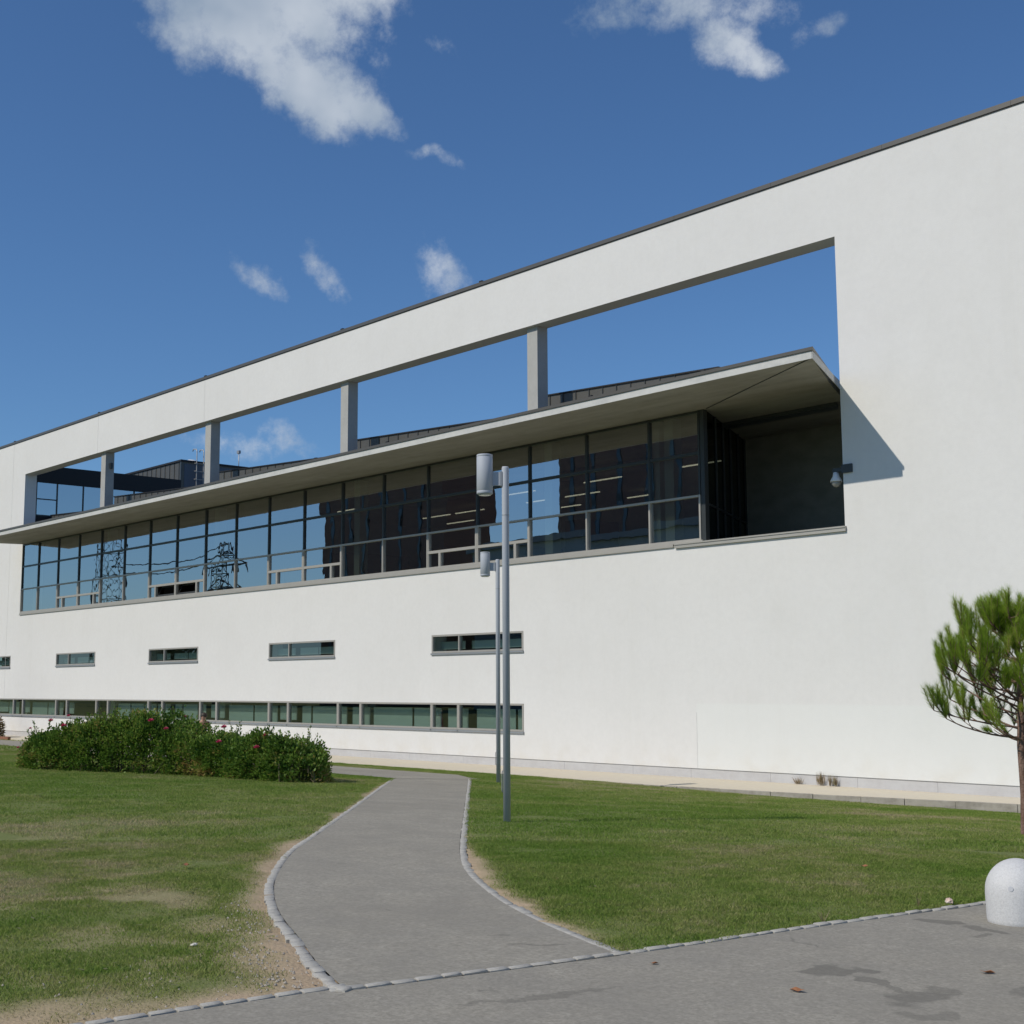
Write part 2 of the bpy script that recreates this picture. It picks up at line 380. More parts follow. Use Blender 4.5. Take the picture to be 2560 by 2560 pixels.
F = np.stack([ii[:-1, :-1], ii[:-1, 1:], ii[1:, 1:], ii[1:, :-1]], -1).reshape(-1, 4)
me.from_pydata(np.c_[XX.ravel(), YY.ravel(), ZZ.ravel()].tolist(), [], F.tolist()); me.update()
a = me.attributes.new('bare', 'FLOAT', 'POINT'); a.data.foreach_set('value', bare_mask(XX.ravel(), YY.ravel()).astype(np.float32))
me.polygons.foreach_set('use_smooth', [True]*len(me.polygons)); me.materials.append(M_soil)
o = bpy.data.objects.new('lawn', me); COL.objects.link(o); tag(o, 'mown lawn with worn bare patches around the curving path', kind='structure')

def asphalt_extra(stains):
    def f(t, b, geo, out):
        sp = t.nodes.new('ShaderNodeSeparateXYZ')
        wn_ = t.nodes.new('ShaderNodeTexNoise'); wn_.inputs['Scale'].default_value = 3.5; wn_.inputs['Detail'].default_value = 5
        t.links.new(geo.outputs['Position'], wn_.inputs['Vector'])
        vm = t.nodes.new('ShaderNodeVectorMath'); vm.operation = 'MULTIPLY_ADD'
        t.links.new(wn_.outputs['Color'], vm.inputs[0]); vm.inputs[1].default_value = (.55, .55, 0); vm.inputs[2].default_value = (-.275, -.275, 0)
        va = t.nodes.new('ShaderNodeVectorMath'); va.operation = 'ADD'; t.links.new(geo.outputs['Position'], va.inputs[0]); t.links.new(vm.outputs[0], va.inputs[1])
        last = out
        for (x, y, ra, rb, ang, amt) in stains:
            mp = t.nodes.new('ShaderNodeMapping'); mp.vector_type = 'TEXTURE'
            mp.inputs['Location'].default_value = (x, y, 0); mp.inputs['Rotation'].default_value = (0, 0, ang); mp.inputs['Scale'].default_value = (ra, rb, 100)
            t.links.new(va.outputs[0], mp.inputs[0])
            ln = t.nodes.new('ShaderNodeVectorMath'); ln.operation = 'LENGTH'; t.links.new(mp.outputs[0], ln.inputs[0])
            r = t.nodes.new('ShaderNodeMapRange'); r.interpolation_type = 'SMOOTHSTEP'; t.links.new(ln.outputs['Value'], r.inputs[0])
            r.inputs[1].default_value = 1.1; r.inputs[2].default_value = .8; r.inputs[4].default_value = amt
            x_ = t.nodes.new('ShaderNodeMix'); x_.data_type = 'RGBA'; t.links.new(r.outputs[0], x_.inputs['Factor'])
            t.links.new(last, x_.inputs['A']); x_.inputs['B'].default_value = (.11, .105, .09, 1); last = x_.outputs['Result']
        t.links.new(last, b.inputs['Base Color'])
    return f
GR = [(120, .5, (.15, .14, .12)), (44, .75, (.52, .49, .42)), (26, .65, (.15, .14, .115)), (70, .6, (.42, .395, .335)), (9, .3, (.21, .195, .16)), ((.25, 1.6, 1), .3, (.22, .21, .185)), (.55, .5, (.245, .228, .19)), (2.3, .35, (.21, .20, .175))]
def stain(px, py, px2, py2, w, amt):
    a_, b_ = at(px, py), at(px2, py2); c = (a_+b_)/2; d = b_-a_
    return (c.x, c.y, max(d.length/2, .03), w, math.atan2(d.y, d.x), amt)
ST = [stain(2030, 2425, 2140, 2440, .16, .55), stain(2140, 2445, 2260, 2475, .05, .5), stain(2190, 2500, 2380, 2490, .20, .5), stain(2330, 2465, 2400, 2490, .12, .45), stain(2280, 2530, 2400, 2560, .10, .35),
      stain(2290, 2300, 2420, 2312, .10, .55), stain(2390, 2318, 2520, 2338, .09, .5), stain(2380, 2346, 2470, 2340, .06, .45),
      stain(1130, 2515, 1560, 2475, .045, .4), stain(1210, 2470, 1250, 2478, .03, .35), stain(2540, 2470, 2600, 2500, .1, .4), stain(1970, 2345, 2050, 2370, .02, .35)]
ST2 = [stain(1275, 2363, 1400, 2368, .045, .4), stain(1205, 2338, 1280, 2343, .03, .3), stain(920, 2276, 980, 2280, .03, .25), stain(1035, 2128, 1065, 2130, .03, .3), stain(850, 2162, 875, 2163, .03, .25)]
M_road = mat('road_asphalt', (.33, .308, .25), .9, spec=.25, noise=GR, bump=(260, .5, .004), extra=asphalt_extra(ST))
M_path = mat('path_asphalt', (.37, .345, .275), .9, spec=.25, noise=GR, bump=(260, .5, .004), extra=asphalt_extra(ST2))
def sheet(name, A, B, m, dz, nacross=8, label=None):
    v = []; f = []; n = len(A)
    for i in range(n):
        for j in range(nacross+1):
            p = A[i]+(B[i]-A[i])*j/nacross; v.append((p[0], p[1], float(gz(p[0], p[1]))+dz))
    w = nacross+1
    for i in range(n-1):
        for j in range(nacross): f.append((i*w+j, i*w+j+1, (i+1)*w+j+1, (i+1)*w+j))
    me = bpy.data.meshes.new(name); me.from_pydata(v, [], f); me.update()
    me.polygons.foreach_set('use_smooth', [True]*len(me.polygons)); me.materials.append(m)
    o = bpy.data.objects.new(name, me); COL.objects.link(o); tag(o, label, kind='structure'); return o
RD = np.array([p for p in resample(ROAD, 160)])
sheet('road', RD, np.c_[np.full(160, 40.), RD[:, 1]], M_road, .004, 6, 'worn grey asphalt road in the foreground')
sheet('path', PL, PR, M_path, .008, 8, 'curving grey asphalt footpath across the lawn')
cx_ = np.linspace(-22.4, -95, 100)
# corner wedge joining the curved path to the cross path
wedge_lo = np.array([(x, cross_lo(x)) for x in cx_]); wedge_hi = np.array([(x, cross_hi(x)) for x in cx_])
sheet('path', wedge_lo, wedge_hi, M_path, .012, 4, 'straight footpath running along the facade behind the hedge')
M_pave = mat('cream_pavement', (.60, .54, .42), .9, spec=.2, noise=[(.5, .6, (.56, .52, .45)), (6, .35, (.50, .45, .36))], bump=(60, .3, .004))
PV = resample(PAVE, 120)
mb = MB()
for p, q in zip(PV, PV[1:]):
    mb.quad((p[0], p[1], -.625), (q[0], q[1], -.625), (q[0], 25.04, -.620), (p[0], 25.04, -.620))
    mb.quad((p[0], p[1], -1), (q[0], q[1], -1), (q[0], q[1], -.625), (p[0], p[1], -.625))
tag(mb.build('pavement', M_pave), 'cream concrete strip at the foot of the white wall', kind='structure')
M_sett = mat('granite_setts', (.42, .41, .37), .85, noise=[(14, .7, (.31, .30, .27)), (3, .4, (.48, .46, .41)), (45, .4, (.28, .27, .25))], bump=(50, .5, .006))
def setts(name, P, step, wid, side, h, label, m=M_sett, depth=.10, skip=None):
    mb = MB(); s = np.r_[0, np.cumsum(np.hypot(*np.diff(P, axis=0).T))]; t = 0
    r = random.Random(5)
    while t < s[-1]-step:
        l = step*r.uniform(.8, 1.15)
        pts = [np.array([np.interp(u, s, P[:, 0]), np.interp(u, s, P[:, 1])]) for u in (t+.006, t+l-.006)]
        d = pts[1]-pts[0]; d /= np.hypot(*d); n = np.array([-d[1], d[0]])*side
        w = wid*r.uniform(.88, 1.1); off = r.uniform(-.006, .006); hz = (h(*pts[0]) if callable(h) else h)+r.uniform(-.004, .004)
        c = [pts[0]+n*off, pts[1]+n*(off+r.uniform(-.005, .005)), pts[1]+n*w, pts[0]+n*(w+r.uniform(-.01, .01))]
        if side < 0: c = c[::-1]
        g = float(gz(*pts[0])); i = len(mb.v); ctr = sum(c)/4
        mb.v += [(p[0], p[1], g-depth) for p in c] + [(p[0], p[1], g+hz-.006) for p in c] + [(*(p+(ctr-p)*.09), g+hz) for p in c]
        for k in range(4):
            j = (k+1) % 4
            mb.f.append((i+k, i+j, i+4+j, i+4+k)); mb.sm.append(False)
            mb.f.append((i+4+k, i+4+j, i+8+j, i+8+k)); mb.sm.append(True)
        mb.f.append((i+8, i+9, i+10, i+11)); mb.sm.append(True)
        t += l
    return tag(mb.build(name, m), label, kind='structure')
setts('kerb', LEFT, .14, .072, 1, .007, 'granite sett edging on the left side of the curving path')
setts('kerb', RIGHT[::-1], .14, .07, 1, .007, 'granite sett edging on the right side of the curving path')
RK = np.array([p for p in resample(ROAD[(ROAD[:, 1] > -4)], 200)])
setts('kerb', RK, .15, .055, 1, .015, 'granite sett edging between road and lawn')
PK = PV[(PV[:, 0] > -24.5)]
M_kerb2 = mat('kerb_concrete', (.36, .33, .28), .9, noise=[((2.5, 2.5, 6), .8, (.20, .18, .15)), (9, .4, (.45, .42, .37))], bump=(40, .5, .006))
setts('kerb', PK+np.array([0, -.004]), 1.1, .055, -1, lambda x, y: -.622-float(gz(x, y)), 'stained concrete kerb along the cream strip', M_kerb2, .1)
# pebbles on the worn soil by the path mouth
M_peb = mat('pale_pebble', (.42, .38, .32), .9, noise=[(30, .7, (.3, .27, .23))])
mb = MB()
for _ in range(330):
    u = rnd.random()
    if u < .7: k = rnd.randrange(0, 30); p = LEFT[k]+np.array([-.12-abs(rnd.gauss(0, .16)), -.05-rnd.random()*.3+rnd.gauss(0, .05)])
    else: p = np.array([road_x(4)-.15-abs(rnd.gauss(0, .8)), rnd.uniform(3, 4.4)])
    if not is_lawn(np.array([p[0]]), np.array([p[1]]))[0]: continue
    r_ = rnd.uniform(.004, .013); z = float(gz(*p))+.004; i = len(mb.v)
    n = 5
    for j in range(n): a_ = 6.283*j/n; q = r_*rnd.uniform(.7, 1.2); mb.v.append((p[0]+q*math.cos(a_), p[1]+q*math.sin(a_), z-.004))
    mb.v.append((p[0], p[1], z+r_*.7))
    for j in range(n): mb.f.append((i+j, i+(j+1) % n, i+n)); mb.sm.append(False)
tag(mb.build('pebbles', M_peb), 'pale pebbles scattered over the worn soil beside the path', 'pebbles', kind='stuff')

# ------------------------------------------------------------------ main building
SCL = 1.25
B = thing('office_building', (-30, 20, -.2), 'long white rendered building with a recessed glazed strip under a concrete canopy', 'building')
def wall_holes(x0, x1, z0, z1, yf, yb, holes):
    X = sorted({x0, x1, *[h[0] for h in holes], *[h[1] for h in holes]}); X = [x for x in X if x0 <= x <= x1]
    Z = sorted({z0, z1, *[h[2] for h in holes], *[h[3] for h in holes]})
    def hole(i, j):
        if i < 0 or j < 0 or i >= len(X)-1 or j >= len(Z)-1: return True
        cx, cz = (X[i]+X[i+1])/2, (Z[j]+Z[j+1])/2
        return any(h[0] < cx < h[1] and h[2] < cz < h[3] for h in holes)
    mb = MB()
    for i in range(len(X)-1):
        for j in range(len(Z)-1):
            if hole(i, j): continue
            a, b, c, d = X[i], X[i+1], Z[j], Z[j+1]
            mb.quad((a, yf, c), (b, yf, c), (b, yf, d), (a, yf, d)); mb.quad((b, yb, c), (a, yb, c), (a, yb, d), (b, yb, d))
            if hole(i-1, j): mb.quad((a, yb, c), (a, yf, c), (a, yf, d), (a, yb, d))
            if hole(i+1, j): mb.quad((b, yf, c), (b, yb, c), (b, yb, d), (b, yf, d))
            if hole(i, j-1): mb.quad((a, yb, c), (b, yb, c), (b, yf, c), (a, yf, c))
            if hole(i, j+1): mb.quad((a, yf, d), (b, yf, d), (b, yb, d), (a, yb, d))
    return mb
OX0, OX1, OZ0, OZ1 = -49.72, -13.65, 4.27, 9.52
TH = 20.44
SMALL = [(-53.5, -50.42), (-46.35, -43.24), (-39.42, -36.31), (-32.38, -29.2), (-25.2, -22.0)]
RB0, RB1 = .556, 1.18
WL, WR = -75, 14
holes = [(OX0, OX1, OZ0, OZ1), (-62, -22.0, RB0, RB1)] + [(a, b, 2.31, 2.755) for a, b in SMALL]
wall_holes(WL, WR, 0, 10.82, 20, TH, holes).build('wall', M_wall, B)
mb = MB(); x = WL
while x < WR:
    mb.box(x+.002, x+2.398, 19.975, TH+.05, 10.822, 10.905); x += 2.4
mb.build('coping', M_coping, B)
MB().box(WL, WR, 19.985, 20.0-.001, 10.806, 10.821).build('coping_flashing', M_black, B)
mb = MB(); x = WL; k = 0
M_pl = mat('stone_plinth', (.50, .50, .50), .8, noise=[((1.2, 1, 4), .6, (.42, .405, .40)), (7, .35, (.56, .56, .56))])
while x < WR:
    w = 1.75+.25*math.sin(k*2.3); mb.box(x+.002, x+w-.002, 20.018, 20.3, -.5, -.004); x += w; k += 1
mb.build('plinth', M_pl, B)
# hairline joints in the render
M_joint = mat('joint', (.62, .615, .60), .9)
mb = MB()
for (x, z0, z1) in ((-36.28, OZ1+.003, 10.79), (-43.6, OZ1+.003, 10.79), (-50.9, 1.2, 10.79), (-13.55+3.2, .01, .02), (-17.12, .01, 1.05)):
    if z1-z0 > .1: MB().box(x-.006, x+.006, 19.9965, 19.9995, z0, z1).build('expansion_joint', M_joint, B)
mb = MB()
for x in (-23.4, -29.05, -36.28, -43.6, -50.9): MB().box(x-.05, x+.05, 19.99, 20.05, 10.905, 10.945).build('coping_clip', M_black, B)
# columns standing in the opening
for x in (-21.93, -29.22, -36.38, -43.50):
    MB().box(x, x+.335, 20.11, TH-.02, 7.04, OZ1).build('column', M_col, B)
MB().box(-43.165+.002, -43.09, 20.25, 20.34, 8.95, 9.15).build('junction_box', M_dark, B)
# canopy: concrete slab with splayed right end, carried back as the roof
CF = 18.15
def canopy(z0, z1, e=0.0, back=23.6):
    return MB().prism([(-51.6-e, CF-e), (-12.9+e*.5, CF-e), (-13.87+e, 19.985), (-13.87+e, 20.01), (-15.2+e, back), (-51.6-e, back)], z0, z1)
mb = MB(); F0, F1 = 6.855, 6.985
mb.prism([(-12.9, CF), (-13.80, 19.88), (-14.25, 20.8), (-15.3, 23.3), (-49.66, 23.3), (-49.66, 19.99), (-50.1, CF)][:7], F0+.012, F1)
can = mb.build('canopy', M_conc, B)
mb = MB(); mb.box(-50.1, -12.905, CF-.012, CF-.001, F0, F1+.001); mb.build('fascia', M_fascia, can)
mb = MB(); c0 = Vector((-12.9, CF, 0)); c1 = Vector((-15.3, 23.3, 0)); n_ = Vector((.9, .42, 0)).normalized()*.012
mb.prism([(c0.x, c0.y-.012), (c0.x+n_.x, c0.y+n_.y-.012), (c1.x+n_.x, c1.y+n_.y), (c1.x, c1.y)], F0, F1+.001); mb.build('fascia', M_fascia, can)
mb = MB(); mb.prism([(-50.15, CF-.035), (-12.86, CF-.035), (-13.76, 19.9), (-15.28, 23.4), (-49.66, 23.4), (-49.66, 19.985)], F1+.002, 7.045)
mb.build('flashing', M_coping, can)
mb = MB(); 
for x in (-27.4, -24.5, -18.0, -15.2, -34.1): MB().box(x-.04, x+.04, CF-.03, CF+.02, 7.045, 7.075).build('flashing_clip', M_black, can)
MB().tube([(-12.98, CF+.02, F0+.008), (-16.7, 20.0, F0+.008)], .012, 4).build('joint_line', M_dark, can)
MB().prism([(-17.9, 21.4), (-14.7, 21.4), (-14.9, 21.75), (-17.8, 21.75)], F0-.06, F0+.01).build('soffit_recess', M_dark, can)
# roof behind, set below the sight line
MB().box(-75, -49.75, TH+.003, 45, 6.2, 6.98).build('roof', M_zinc, B)
MB().box(-49.6, -15.5, 23.45, 45, 6.75, 6.98).build('roof', M_zinc, B)
# seamed metal roof monitors, one per bay
for x0 in (-22.42, -29.85, -37.05, -44.3, -49.60):
    x1 = {-22.42: -17.2, -49.60: -45.0}.get(x0, x0+6.9)
    za = 8.16 if x0 > -49 else 8.02; k = .05
    mb = MB(); mb.box(x0, x1, 21.0, 22.6, 7.05, za, za-k*(x1-x0)); mo = mb.build('roof_monitor', M_zinc, B)
    mb = MB(); x = x0+.28
    while x < x1:
        mb.box(x, x+.018, 20.982, 21.0, 7.06, za-k*(x-x0)-.002); x += .42
    mb.build('seam', M_dark, mo)
    mb = MB(); mb.box(x0-.02, x1+.02, 20.97, 22.63, za-.345+.345, za+.03, za-k*(x1-x0)+.03)
    v = mb.v; mb.v = [(p[0], p[1], (za-k*(p[0]-x0)+.001) if i < 4 else p[2]) for i, p in enumerate(v)]
    mb.build('trim', M_black, mo)
# ---- glazed strip: bays of three rows
GX = [-49.72, -48.26, -46.55, -44.84, -43.10, -41.38, -39.61, -37.84, -36.07, -34.32, -32.54, -30.77, -28.98, -27.19, -25.40, -23.58, -21.80, -20.02, -18.24, -16.93]
GZ = [4.33, 5.19, 6.03, 6.855]; GY = 20.03
OPENING = {2: 0, 3: 1, 6: 0, 7: 1, 10: 0, 11: 1, 14: 0, 15: 1}
for i in range(len(GX)-1):
    a_, b_ = GX[i], GX[i+1]
    fr = MB()
    hw = .022
    fr.box(a_-hw, a_+hw, GY-.02, GY+.08, GZ[1], GZ[3]+.004)
    fr.box(a_+hw, b_-hw, GY-.012, GY+.07, GZ[2]-.03, GZ[2]+.03)
    fr.box(a_+hw, b_-hw, GY-.012, GY+.07, GZ[3]-.04, GZ[3]+.004)
    if i == len(GX)-2: fr.box(b_-hw, b_+hw, GY-.02, GY+.08, GZ[1], GZ[3]+.004)
    f = fr.build('window', M_dark, B)
    lo = MB()
    lo.box(a_-.02, a_+.02, GY-.03, GY+.08, GZ[0], GZ[1]-.022)
    lo.box(a_-.02, b_-.02, GY-.032, GY+.07, GZ[1]-.022, GZ[1]+.018)
    lo.box(a_+.02, b_-.02, GY-.03, GY+.07, GZ[0], GZ[0]+.035)
    if i == len(GX)-2: lo.box(b_-.02, b_+.02, GY-.03, GY+.08, GZ[0], GZ[1]+.018)
    if i in OPENING:
        zm = 4.72
        lo.box(a_+.02, b_-.02, GY-.026, GY+.05, zm-.035, zm+.03)
        xm = a_+.47 if OPENING[i] == 0 else b_-.47
        lo.box(xm-.04, xm+.04, GY-.026, GY+.05, GZ[0]+.035, zm-.035)
        for (p, q) in ((a_+.02, a_+.055), (b_-.055, b_-.02)): lo.box(p, q, GY-.024, GY+.05, GZ[0]+.035, GZ[1]-.022)
    lo.build('lower_frame', M_alu, f)
    pn = MB()
    for r in range(3):
        if r == 0 and i in (6, 7):
            zm = 4.72; xm = a_+.47 if OPENING[i] == 0 else b_-.47
            pn.quad((a_+.02, GY+.02, zm), (b_-.02, GY+.02, zm), (b_-.02, GY+.02, GZ[1]), (a_+.02, GY+.02, GZ[1]))
            p, q = (a_+.02, xm) if OPENING[i] == 0 else (xm, b_-.02)
            pn.quad((p, GY+.02, GZ[0]), (q, GY+.02, GZ[0]), (q, GY+.02, zm), (p, GY+.02, zm))
            continue
        z0, z1 = GZ[r], GZ[r+1]
        y = GY+.02+rnd.uniform(-.003, .003); t1, t2 = rnd.uniform(-.003, .003), rnd.uniform(-.0025, .0025)
        pn.quad((a_+.02, y, z0), (b_-.02, y+t1, z0), (b_-.02, y+t1+t2, z1), (a_+.02, y+t2, z1))
    pn.build('pane', M_glass, f)
    if i in (6, 7):      # tilted-in hopper sash
        zm = 4.72; xm = a_+.47 if OPENING[i] == 0 else b_-.47
        p, q = (xm+.04, b_-.06) if OPENING[i] == 0 else (a_+.06, xm-.04)
        s_ = MB()
        for (u0, u1, w0, w1) in ((p, q, .0, .05), (p, q, .27, .31), (p, p+.04, .05, .27), (q-.04, q, .05, .27)):
            s_.quad((u0, GY+.03+w0*.55, 4.38+w0), (u1, GY+.03+w0*.55, 4.38+w0), (u1, GY+.03+w1*.55, 4.38+w1), (u0, GY+.03+w1*.55, 4.38+w1))
        s_.build('sash', M_dark, f)
    if i in (14, 15): pass
mb = MB(); mb.box(OX0, -16.86, GY-.05, GY+.08, OZ0+.022, GZ[0]-.002); mb.box(OX0, -17.6, 19.965, 20.02, OZ0-.035, OZ0+.02)
mb.build('window_sill', M_alu, B)
mb = MB(); mb.box(-17.55, OX1+.03, 19.94, TH, OZ0+.002, OZ0+.03); mb.box(-17.55, OX1+.03, 19.955, 19.995, OZ0-.06, OZ0+.002)
mb.build('loggia_coping', M_alu, B)
# glazed return and corner post of the loggia
mb = MB(); mb.box(-16.9, -16.80, GY-.01, GY+.10, OZ0+.03, F0+.01); mb.build('corner_post', M_dark, B)
f = MB()
def ret(y): return -16.80-.5*(y-20.10)      # the return runs parallel to the splayed canopy end
for y in (20.75, 21.35, 21.95, 22.6, 23.2): f.box(ret(y)-.02, ret(y)+.03, y-.02, y+.02, OZ0, F0)
f.prism([(ret(20.13)-.03, 20.13), (ret(20.13)+.03, 20.13), (ret(23.25)+.03, 23.25), (ret(23.25)-.03, 23.25)], 5.0, 5.04); f = f.build('window', M_dark, B)
mb = MB(); mb.quad((ret(20.13), 20.13, OZ0-.3), (ret(23.3), 23.3, OZ0-.3), (ret(23.3), 23.3, F0), (ret(20.13), 20.13, F0)); mb.build('pane', glass('dark_glass', (.10, .12, .11), .06, .2, .001), f)
M_log = mat('dark_board_wall', (.22, .23, .20), .85, noise=[((1.5, 1.5, 3), .6, (.14, .15, .125))])
mb = MB(); mb.box(-20.5, -13.2, 23.35, 23.6, 3.9, F0+.1); mb.box(-13.62, -13.3, TH+.003, 23.35, 3.9, F0-.02); mb.build('loggia_wall', M_log, B)
MB().prism([(-16.75, TH+.003), (-13.64, TH+.003), (-13.64, 23.34), (-18.4, 23.34)], 3.7, 3.95).build('loggia_floor', M_floor_in, B)
# ---- interior behind the strip
mb = MB()
mb.box(OX0-.3, -18.5, 27.6, 27.8, 3.7, 6.95); mb.box(OX0-.35, OX0-.05, TH+.003, 27.6, 3.7, 6.95); mb.box(-34.4, -34.2, 23.5, 27.6, 3.95, 6.7)
mb.build('interior_wall', M_int, B)
MB().prism([(OX0-.05, TH+.003), (-17.1, TH+.003), (-18.55, 23.3), (-18.55, 27.6), (OX0-.05, 27.6)], 3.7, 3.94).build('interior_floor', M_floor_in, B)
mb = MB(); mb.box(-18.6, -18.5, 23.61, 27.6, 3.7, 6.74); mb.build('interior_wall', M_int, B)
MB().box(OX0-.05, -18.62, 23.31, 27.6, 6.6, 6.74).build('interior_ceiling', M_ceil, B)
mb = MB()
for x in (-49.0, -42.95, -35.78, -28.63, -21.45, -18.32, -17.95): MB().box(x, x+.24, 20.16, 20.42, 3.94, F0-.02).build('interior_column', M_intc, B)
mb = MB()
for k, y in enumerate((21.6, 23.0, 24.4, 25.8)):
    x = -48+.9*k
    while x < -20.0:
        if rnd.random() < .55 and x > -33: MB().box(x, x+1.25, y, y+.04, 6.42, 6.445).build('ceiling_lamp', M_tube, B)
        x += 1.5
M_case = mat('bookcase', (.13, .08, .06), .7)
for k in range(26):
    x = -48+k*1.15+rnd.uniform(-.2, .2); h = rnd.uniform(.9, 1.9)
    if rnd.random() < .55: MB().box(x, x+rnd.uniform(.5, 1.0), 22.2+rnd.random()*3, 25.6, 3.94, 3.94+h).build('bookcase', M_case, B)
# ---- small punched windows
def flat_window(a_, b_, z0, z1, mull, blind, parent=B, sill=True):
    fr = MB(); y0, y1 = 19.988, 20.09; w = .042
    fr.box(a_, b_, y0, y1, z1-w, z1); fr.box(a_, b_, y0, y1, z0+.02, z0+.02+w)
    fr.box(a_, a_+w, y0, y1, z0+.02+w, z1-w); fr.box(b_-w, b_, y0, y1, z0+.02+w, z1-w)
    for m_ in mull: fr.box(m_-.02, m_+.02, y0+.003, y1, z0+.02+w, z1-w)
    f = fr.build('window', M_alu, parent)
    MB().quad((a_+w, 20.03, z0+.06), (b_-w, 20.03, z0+.06), (b_-w, 20.03, z1-w), (a_+w, 20.03, z1-w)) 
    p = MB(); p.quad((a_+w, 20.03, z0+.06), (b_-w, 20.03, z0+.06), (b_-w, 20.034, z1-w), (a_+w, 20.034, z1-w)); p.build('pane', M_glass2, f)
    s = MB(); s.box(a_-.015, b_+.015, 19.965, 19.999, z0-.022, z0+.016); s.build('sill', M_cap, f)
    if blind:
        bl = MB()
        for (p0, p1, zb, zt) in blind: bl.box(p0, p1, 20.27, 20.28, zb, zt)
        bl.build('blind', M_blind, f)
    return f
for a_, b_ in SMALL:
    m_ = a_+1.0
    flat_window(a_, b_, 2.31, 2.755, [m_], [(a_-.2, m_-.1, 2.42, 2.60), (m_+.15, m_+1.0, 2.42, 2.60), (m_+1.05, b_+.3, 2.42, 2.60)])
for (y0, z0, z1) in ((26, -.3, 3.6),):
    mb = MB(); mb.box(-62, -20, 24.2, 24.3, -.3, 3.6); mb.box(-62, -20, TH+.003, 24.2, 3.4, 3.6); mb.box(-62, -20, TH+.003, 24.2, -.3, .35); mb.build('interior_wall', M_int, B)
# ---- ribbon window
RX = [-60.2, -59.3, -56.2, -53.1, -52.2, -49.98, -49.13, -46.24, -45.36, -43.05, -42.19, -39.37, -38.46, -36.12, -35.17, -32.34, -31.38, -29.04, -28.05, -25.2, -24.22, -22.0]
for i in range(len(RX)-1):
    a_, b_ = RX[i], RX[i+1]
    w = b_-a_; r = random.Random(i+3); bl = []
    if i not in (8, 9) :
        gap = r.uniform(.12, .28) if w < 1.2 else r.uniform(.15, .35)
        x = a_+gap
        top = RB1+.4
        while x < b_-.1:
            l = w if w < 1.2 else r.choice([.45, .9, 1.35, 1.6])
            l = min(l, b_+.05-x)
            bl.append((x, x+l-.03, RB0+r.choice([.02, .05, .05, .12]), RB1-.13)); x += l+.05
    f = flat_window(a_+.0015, b_-.0015, RB0, RB1, [], bl)
mb = MB()
for x in (-49.4, -42.25, -35.1, -27.95): MB().box(x-.75, x-.5, 20.5, 20.75, -.1, 3.4).build('interior_column', M_intc, B)
# ---- wing and rooftop block behind
WXX = -49.8
mb = MB(); mb.box(-75, WXX, TH+.004, 26.46, 6.99, 8.0); mb.build('wing_wall', M_black, B)
MB().box(-75, WXX+.03, TH+.006, 26.46, 9.285, 9.93).build('wing_fascia', M_black, B)
fr = MB()
for y in (TH+.05, 21.30, 22.34, 23.4, 24.45, 25.5, 26.4): fr.box(WXX-.06, WXX, y-.022, y+.022, 8.0, 9.285)
fr.box(WXX-.05, WXX-.003, TH+.07, 21.28, 8.63, 8.67); fr.box(WXX-.05, WXX-.003, TH+.07, 26.4, 8.0, 8.05)
f = fr.build('window', M_dark, B)
MB().quad((WXX-.03, TH+.01, 8.0), (WXX-.03, 26.45, 8.0), (WXX-.03, 26.45, 9.285), (WXX-.03, TH+.01, 9.285)).__class__
mb = MB(); mb.quad((WXX-.03, TH+.01, 8.0), (WXX-.03, 26.45, 8.0), (WXX-.03, 26.45, 9.285), (WXX-.03, TH+.01, 9.285)); mb.build('pane', M_glass3, f)
MB().box(-58, -57.8, TH+.01, 26.4, 8.0, 9.28).build('interior_wall', M_int, B)
blk = MB().box(-60, WXX, 26.475, 31.5, 7.0, 10.72).build('rooftop_block', M_zinc, B)
mb = MB().box(WXX+.001, WXX+.012, 26.6, 31.4, 7.0, 10.62); mb.build('side_panel', M_blue, blk)
mb = MB().box(-60.05, WXX+.05, 26.42, 31.55, 10.70, 10.775); mb.build('trim', M_black, blk)
mb = MB(); y_ = 26.475
x = -59.6
while x < WXX: mb.box(x, x+.02, 26.455, 26.475, 9.93, 10.70); x += .40
mb.box(WXX-.10, WXX+.02, 26.45, 26.474, 7, 10.70)
mb.build('seam', M_dark, blk)
# things on the roof
def onX(px, py, X):
    d = pixdir(px, py); t = X/d.x; return Vector((X, d.y*t, CAMZ+d.z*t))
p = onX(478, 1148, -51.2)
v_ = thing('roof_vent', (p.x, p.y, 10.775), 'squat white roof vent on top of the dark rooftop block', 'vent')
MB().lathe(p.x, p.y, [(.10, 10.775), (.10, 10.90)], 16).build('neck', M_cap, v_)
MB().lathe(p.x, p.y, [(.18, 10.90), (.27, 10.92), (.27, 10.99), (.16, 11.05), (.02, 11.06)], 20).build('cap', mat('vent_white', (.78, .78, .78), .5), v_)
lad = thing('roof_ladder', (-49.7, 27.2, 7.05), 'pale metal ladder with hooked tops fixed to the rooftop block', 'ladder')
pa, pb = onX(493, 1115, -49.6), onX(510, 1118, -49.6)
for k, q in enumerate((pa, pb)):
    MB().tube([(q.x, q.y, 7.1), (q.x, q.y, 11.15), (q.x-.06, q.y, 11.25), (q.x-.30, q.y, 11.28), (q.x-.36, q.y, 11.2)], .02, 8).build('stile', M_alu, lad)
for k in range(11):
    z = 7.35+k*.33
    MB().tube([(pa.x, pa.y-.1, z), (pb.x, pb.y+.05, z)], .016, 6).build('rung', M_alu, lad)
p = onX(597, 1150, -51.0)
an = thing('weather_mast', (p.x, p.y, 10.775), 'thin rooftop mast with a small sensor head', 'mast')
MB().tube([(p.x, p.y, 10.775), (p.x, p.y, onX(597, 1134, -51.0).z)], .018, 6).build('mast', M_alu, an)
